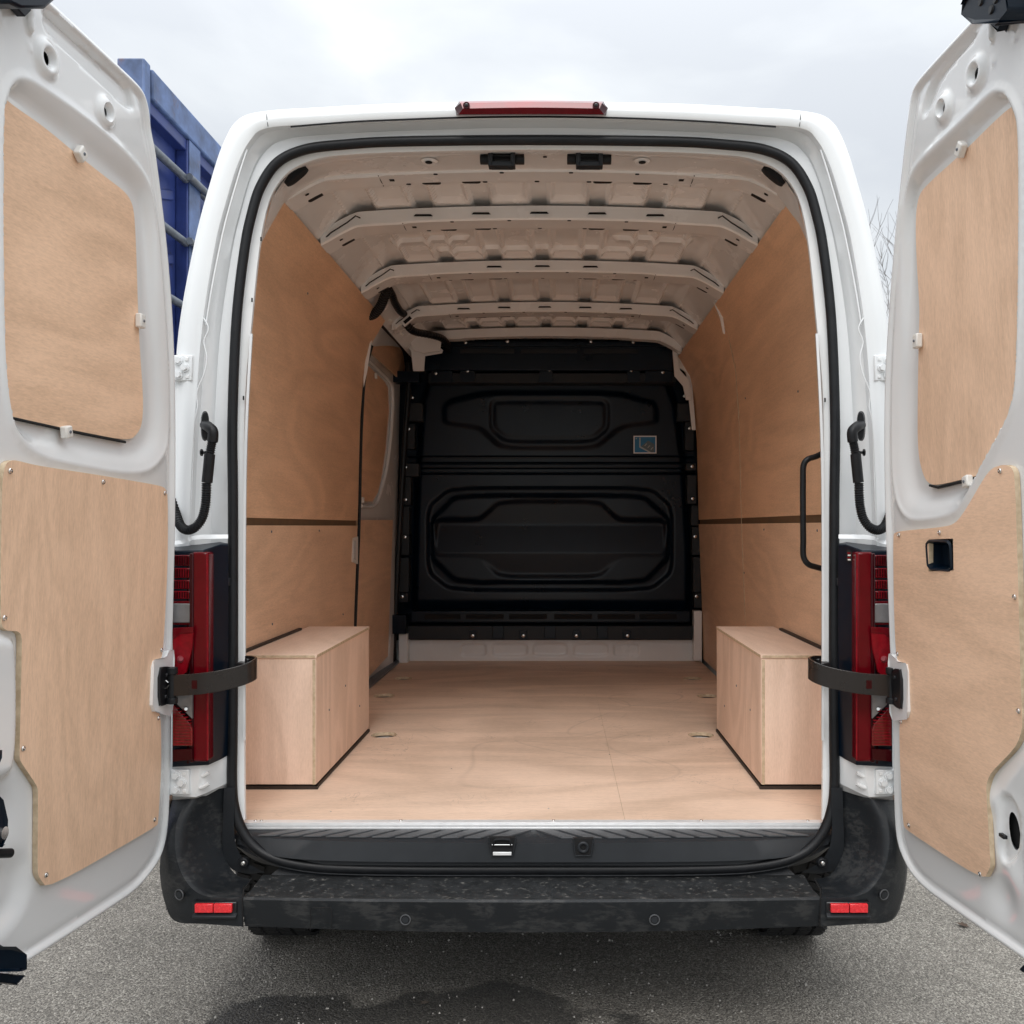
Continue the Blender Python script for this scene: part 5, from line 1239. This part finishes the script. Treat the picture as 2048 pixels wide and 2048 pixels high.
LD = dict(
    outline=[(-88, -188), (112, 0), (186, 70), (250, 131), (276, 156), (293, 178), (302, 205), (308, 240), (319, 315), (331, 409), (342, 507), (353, 652), (357, 795), (357, 1012), (353, 1193), (350, 1300), (348, 1455), (346, 1571), (343, 1640), (337, 1685), (325, 1722), (302, 1757), (271, 1792), (230, 1821), (50, 1939), (-88, 2028)],
    rim=[(13, 300), (14, 240), (18, 203), (28, 174), (40, 160), (62, 162), (91, 180), (145, 217), (203, 261), (254, 308), (286, 344), (304, 380), (315, 428), (322, 489), (331, 616), (339, 722), (342, 831), (339, 882), (326, 914), (301, 938), (254, 942), (163, 925), (91, 909), (54, 882), (33, 846), (20, 759), (15, 650), (13, 450)],
    floor=[(-30, 160), (20, 196), (83, 244), (152, 301), (217, 351), (256, 378), (274, 424), (279, 507), (283, 616), (287, 704), (293, 795), (291, 846), (280, 876), (257, 892), (163, 874), (27, 846), (-30, 830)],
    recess=[([(94, 26), (104, 16), (190, 100), (262, 166), (272, 188), (275, 232), (200, 158), (96, 62)], .006, -.012),
            ([(56, -10), (74, -10), (74, 66), (66, 72), (56, 50)], .006, .008),
            ([(-90, 1264), (20, 1266), (35, 1290), (34, 1540), (4, 1566), (-90, 1610)], .020, .016),
            ([(-90, 1740), (60, 1690), (72, 1770), (40, 1850), (-90, 1960)], .05, -.015)],
    rings=[(99, 117, .044), (216, 224, .040)], slots=[], bumps=[(10, 45, .006, .004), (67, 97, .006, .004), (300, 260, .03, -.003), (-10, 1640, .06, -.02)],
    wply=[(-30, 158), (13, 203), (83, 250), (152, 308), (217, 359), (248, 382), (262, 402), (268, 427), (272, 507), (275, 616), (279, 704), (286, 795), (284, 846), (275, 867), (257, 882), (163, 864), (27, 835), (-30, 822)],
    ply=[(7, 940), (11, 928), (18, 922), (30, 920), (72, 931), (203, 951), (319, 971), (331, 977), (335, 994), (335, 1121), (328, 1266), (323, 1320), (307, 1322), (304, 1422), (321, 1425), (322, 1532), (316, 1645), (312, 1653), (95, 1778), (77, 1755), (74, 1741), (75.5, 1582), (72, 1570), (40, 1523), (38, 1515), (40.6, 1400), (43, 1284), (41, 1268), (33, 1262), (16, 1262), (5, 1256), (1, 1244), (1, 1100), (3, 976)],
    screws=[(20.6, 942), (206.5, 964), (330, 986), (9, 1236), (323, 1300), (46.5, 1497), (309, 1639), (317, 1436), (92, 1750)],
    clips=[(161, 308, -38, .030), (281, 642, 0, .034), (133, 864, 12, .026)],
    gap=[(10, 833), (27, 837), (100, 853), (163, 867), (250, 884)],
    bracket=[(308, 1322), (332, 1314), (343, 1300), (349, 1302), (347, 1432), (304, 1422)], plate=[(318, 1336), (336, 1332), (342, 1342), (341, 1400), (330, 1410), (318, 1412)],
    mats=(WD_win, WD_door))
RD = dict(
    outline=[(2185, -238), (1931, 40), (1860, 118), (1826, 158), (1815, 190), (1809, 240), (1799, 326), (1786, 453), (1775, 580), (1767, 700), (1763, 800), (1763, 950), (1767, 1085), (1775, 1320), (1781, 1435), (1782, 1571), (1784, 1640), (1789, 1685), (1802, 1722), (1820, 1756), (1850, 1789), (1900, 1825), (2048, 1931), (2185, 2029)],
    rim=[(2030, 254), (2022, 222), (2007, 192), (1993, 184), (1976, 188), (1935, 230), (1862, 300), (1830, 332), (1814, 362), (1804, 406), (1797, 471), (1788, 600), (1782, 759), (1780, 860), (1783, 945), (1790, 998), (1804, 1026), (1825, 1037), (1883, 1029), (1912, 1014), (1934, 976), (1963, 918), (1992, 866), (2012, 826), (2024, 777), (2029, 650), (2032, 400)],
    floor=[(2060, 170), (1983, 236), (1924, 296), (1845, 364), (1833, 388), (1829, 435), (1831, 507), (1837, 616), (1833, 795), (1832, 908), (1841, 960), (1856, 976), (1876, 982), (1955, 962), (2060, 930)],
    recess=[([(1940, 62), (1950, 70), (1880, 150), (1856, 210), (1841, 236), (1843, 208), (1852, 170), (1872, 138)], .006, -.012),
            ([(1974, -10), (1984, -10), (1984, 78), (1976, 86), (1972, 70)], .005, .008),
            ([(1996, 1590), (2012, 1590), (2024, 1620), (2024, 1700), (2012, 1728), (1998, 1728), (1990, 1700), (1990, 1620)], .008, -.010),
            ([(2036, 1640), (2080, 1640), (2080, 1780), (2036, 1780)], .006, .008),
            ([(2010, 1540), (2190, 1480), (2190, 1900), (2060, 1800), (2000, 1740)], .05, -.010)],
    rings=[(1947, 147, .042), (1883, 216, .039)], slots=[(2010, 1662, .014, .040)], bumps=[(2023, 75, .006, .004), (1979, 124, .006, .004), (1995, 1790, .05, -.012), (1980, 1600, .03, .006)],
    wply=[(2060, 190), (2018, 217), (1986, 246), (1928, 304), (1850, 373), (1837, 395), (1832, 435), (1833, 507), (1840, 616), (1839, 650), (1836, 795), (1836, 904), (1847, 951), (1858, 967), (1876, 971), (1949, 953), (2060, 925)],
    ply=[(1787, 1072), (1791, 1063), (1898, 1053), (1916, 1042), (1934, 1016), (1970, 954), (1985, 936), (2007, 929), (2023, 933), (2031, 951), (2038, 1194), (2042, 1350), (2046, 1447), (2041, 1474), (2030, 1497), (1984, 1544), (1976, 1560), (1973, 1580), (1982, 1726), (1980, 1737), (1968, 1761), (1813, 1660), (1807, 1648), (1801, 1540), (1799, 1438), (1814, 1438), (1812, 1331), (1793, 1325), (1788, 1200)],
    screws=[(1798, 1070), (1879, 1065), (2000, 942), (2029, 1194), (1795, 1308), (2037, 1422), (1802, 1443), (1818, 1650), (1960, 1748)],
    clips=[(1922, 299, 42, .030), (1835, 682, 0, .034), (1935, 963, -12, .026)],
    gap=[(1860, 971), (1876, 975), (1955, 956)],
    bracket=[(1812, 1329), (1792, 1322), (1782, 1308), (1776, 1310), (1780, 1440), (1816, 1436)], plate=[(1803, 1340), (1788, 1338), (1783, 1350), (1784, 1402), (1793, 1414), (1804, 1418)],
    cup=[(1858, 1079), (1907, 1077), (1908, 1141), (1858, 1143)],
    mats=(WD_win2, WD_door2))
ld, PL = door(-1, LD)
rd, PR = door(1, RD)
rd['label'] = 'right rear door with the black pull recess in its plywood'
ld['label'] = 'left rear door with a plain plywood lining'
# catches and latches on the doors
def block(name, P, pts, h0, h1, mat, parent, bevel=.004):
    return slab(name, [P.hit(x, y, h1) for x, y in pts], h0, h1, P.to3, mat, parent, bevel=bevel, flip=(P.side > 0))
c1 = block('door_catch', PL, [(22, -30), (20, 6), (45, 18), (92, 18), (124, -10), (110, -40), (60, -60)], -.01, .055, M['bulk'], ld, .006)
block('catch_foot', PL, [(32, 14), (50, 34), (64, 20), (60, 12)], -.004, .012, M['bulk'], c1, .002)
c2 = block('door_catch', PL, [(-40, 1872), (0, 1893), (26, 1893), (50, 1915), (50, 1935), (38, 1943), (-40, 1945)], -.01, .05, M['bulk'], ld, .006)
block('catch_foot', PL, [(-40, 1945), (28, 1949), (46, 1953), (32, 1968), (-40, 1962)], -.01, .02, M['bulk'], c2, .003)
c3 = block('door_catch', PR, [(1930, 4), (1926, 24), (1950, 48), (1998, 46), (2010, 20), (2012, -30), (1950, -30)], -.01, .05, M['bulk'], rd, .006)
block('catch_foot', PR, [(1983, 48), (1996, 62), (2006, 30), (1998, 30)], -.004, .012, M['bulk'], c3, .002)
for x, y in ((1962, 3), (1983, 19), (1992, -2)):
    u, v = PR.hit(x, y, .05); mk('rivet', *cyl(PR.to3(u, v, .049), PR.to3(u, v, .053), .009, 18, .007), M['rubber'], c3)
c4 = block('door_catch', PR, [(2036, 1938), (2044, 1930), (2075, 1928), (2080, 1950), (2044, 1945)], -.01, .03, M['bulk'], rd, .004)
lt = block('door_latch', PL, [(-40, 1560), (2, 1600), (11, 1640), (12, 1672), (2, 1690), (-40, 1700)], -.02, .03, M['bulk'], ld, .005)
u, v = PL.hit(4, 1666, .03); mk('latch_pivot', *cyl(PL.to3(u, v, .028), PL.to3(u, v, .036), .012, 20), M['chrome'], lt)
u, v = PL.hit(-30, 1708, .02); u2, v2 = PL.hit(21, 1706, .03)
mk('latch_pin', *cyl(PL.to3(u, v, .02), PL.to3(u2, v2, .03), .009, 16), M['rubber'], lt)
block('latch_tip', PL, [(-20, 1500), (2, 1503), (1, 1515), (-4, 1530), (-20, 1535)], -.01, .03, M['bulk'], ld, .003)
u, v = PR.hit(2010, 1672, -.01); mk('slot_lever', *boxg(PR.to3(u, v, -.006), (.01, .022, .008)), M['rubber'], rd, bevel=.002)

# ================================================================ blue container behind the left door
KX, KY0, KY1, KT = -1.80, 4.20, 9.5, 3.53
ct = empty('waste_container', (-3.0, 6.8, 0))
ct['label'] = 'tall blue steel waste container with scuffed rusty top rail beyond the left van door'; ct['category'] = 'container'
box('side_sheet', (KX - .10, KY0 + .05, .25), (KX - .075, KY1, KT - .1), M['blue'], ct)
box('end_sheet', (-4.1, KY0 + .03, .25), (KX - .1, KY0 + .055, KT - .1), M['blue'], ct)
box('far_side_sheet', (-4.1, KY0 + .06, .25), (-4.08, KY1, KT - .1), M['blue'], ct)
box('base_frame', (-4.1, KY0, .12), (KX, KY1, .25), M['blue'], ct)
box('top_rail', (KX - .12, KY0 + .07, KT - .14), (KX, KY1, KT), M['bluepale'], ct, bevel=.008)
box('top_rail', (-4.1, KY0 - .02, KT - .14), (KX - .14, KY0 + .1, KT - .005), M['blue'], ct, bevel=.008)
box('corner_post', (KX - .13, KY0 - .01, .25), (KX - .005, KY0 + .06, KT + .012), M['bluepale'], ct, bevel=.008)
box('rail_underside', (KX - .098, KY0 + .07, KT - .20), (KX - .02, KY1, KT - .142), M['blue'], ct, bevel=.004)
for i, y in enumerate((4.70, 5.75, 6.8, 7.85, 8.9)):
    box('side_post', (KX - .075, y, .25), (KX - .012, y + .16, KT - .145), M['blue'], ct, bevel=.006)
    box('post_lit_face', (KX - .011, y + .008, .25), (KX - .006, y + .152, KT - .146), M['bluepale'], ct, bevel=.001)  # paler plate puts the lit look of the post's side into colour
for z in (3.18, 2.857, 2.53, 2.1, 1.6, 1.1):
    mk('side_tube', *cyl((KX - .02, KY0 + .06, z), (KX - .02, 4.698, z), .020, 16), M['steel'], ct)
    for y in (4.70, 5.75, 6.8, 7.85):
        mk('side_tube', *cyl((KX - .02, y + .162, z), (KX - .02, y + 1.048, z), .020, 16), M['steel'], ct)
    mk('side_tube', *cyl((KX + .012, 4.66, z), (KX + .012, 4.90, z), .018, 16), M['steel'], ct)
for z in (3.02, 2.70, 2.35):
    mk('sheet_fold', *merge(boxg((KX - .072, 4.45, z), (.02, .42, .05), Matrix.Rotation(.3, 3, 'X'))), M['blue'], ct, bevel=.006)

# ================================================================ bare tree beyond the right side
def tree(name, base, H_, seed, label):
    rnd = random.Random(seed); t = empty(name, base); t['label'] = label; t['category'] = 'tree'
    segs = {'trunk': [], 'branches': []}
    def grow(p, d_, ln_, r, lvl):
        n = 4; pts = [p]; rs = [r]
        for i in range(n):
            d_ = (d_ + Vector((rnd.uniform(-.16, .16), rnd.uniform(-.16, .16), rnd.uniform(-.02, .14)))).normalized()
            p = p + d_ * ln_ / n; pts.append(p); rs.append(r * (1 - .5 * (i + 1) / n))
        segs['trunk' if lvl == 0 else 'branches'].append(tube(pts, r, 7 if lvl < 2 else 4, rf=lambda i, rs=rs: rs[i], cap=False))
        if lvl < 5:
            for k in range(3 if lvl < 4 else 4):
                j = rnd.choice((2, 3, 4, 4)); q = pts[j]
                a = rnd.uniform(0, 6.28); sp = rnd.uniform(.35, .75)
                nd = (d_ + Vector((math.cos(a), math.sin(a), .15)) * sp).normalized()
                grow(q, nd, ln_ * rnd.uniform(.58, .78), max(.005, rs[j] * .66), lvl + 1)
    grow(Vector(base), Vector((0, 0, 1)), H_ * .34, .20, 0)
    mk('trunk', *merge(*segs['trunk']), M['bark'], t)
    b = mk('crown', *merge(*segs['branches']), M['bark'], t)
tree('bare_tree', (9.0, 24.6, 0), 10.4, 4, 'leafless grey tree seen in the gap between the van side and the right rear door')
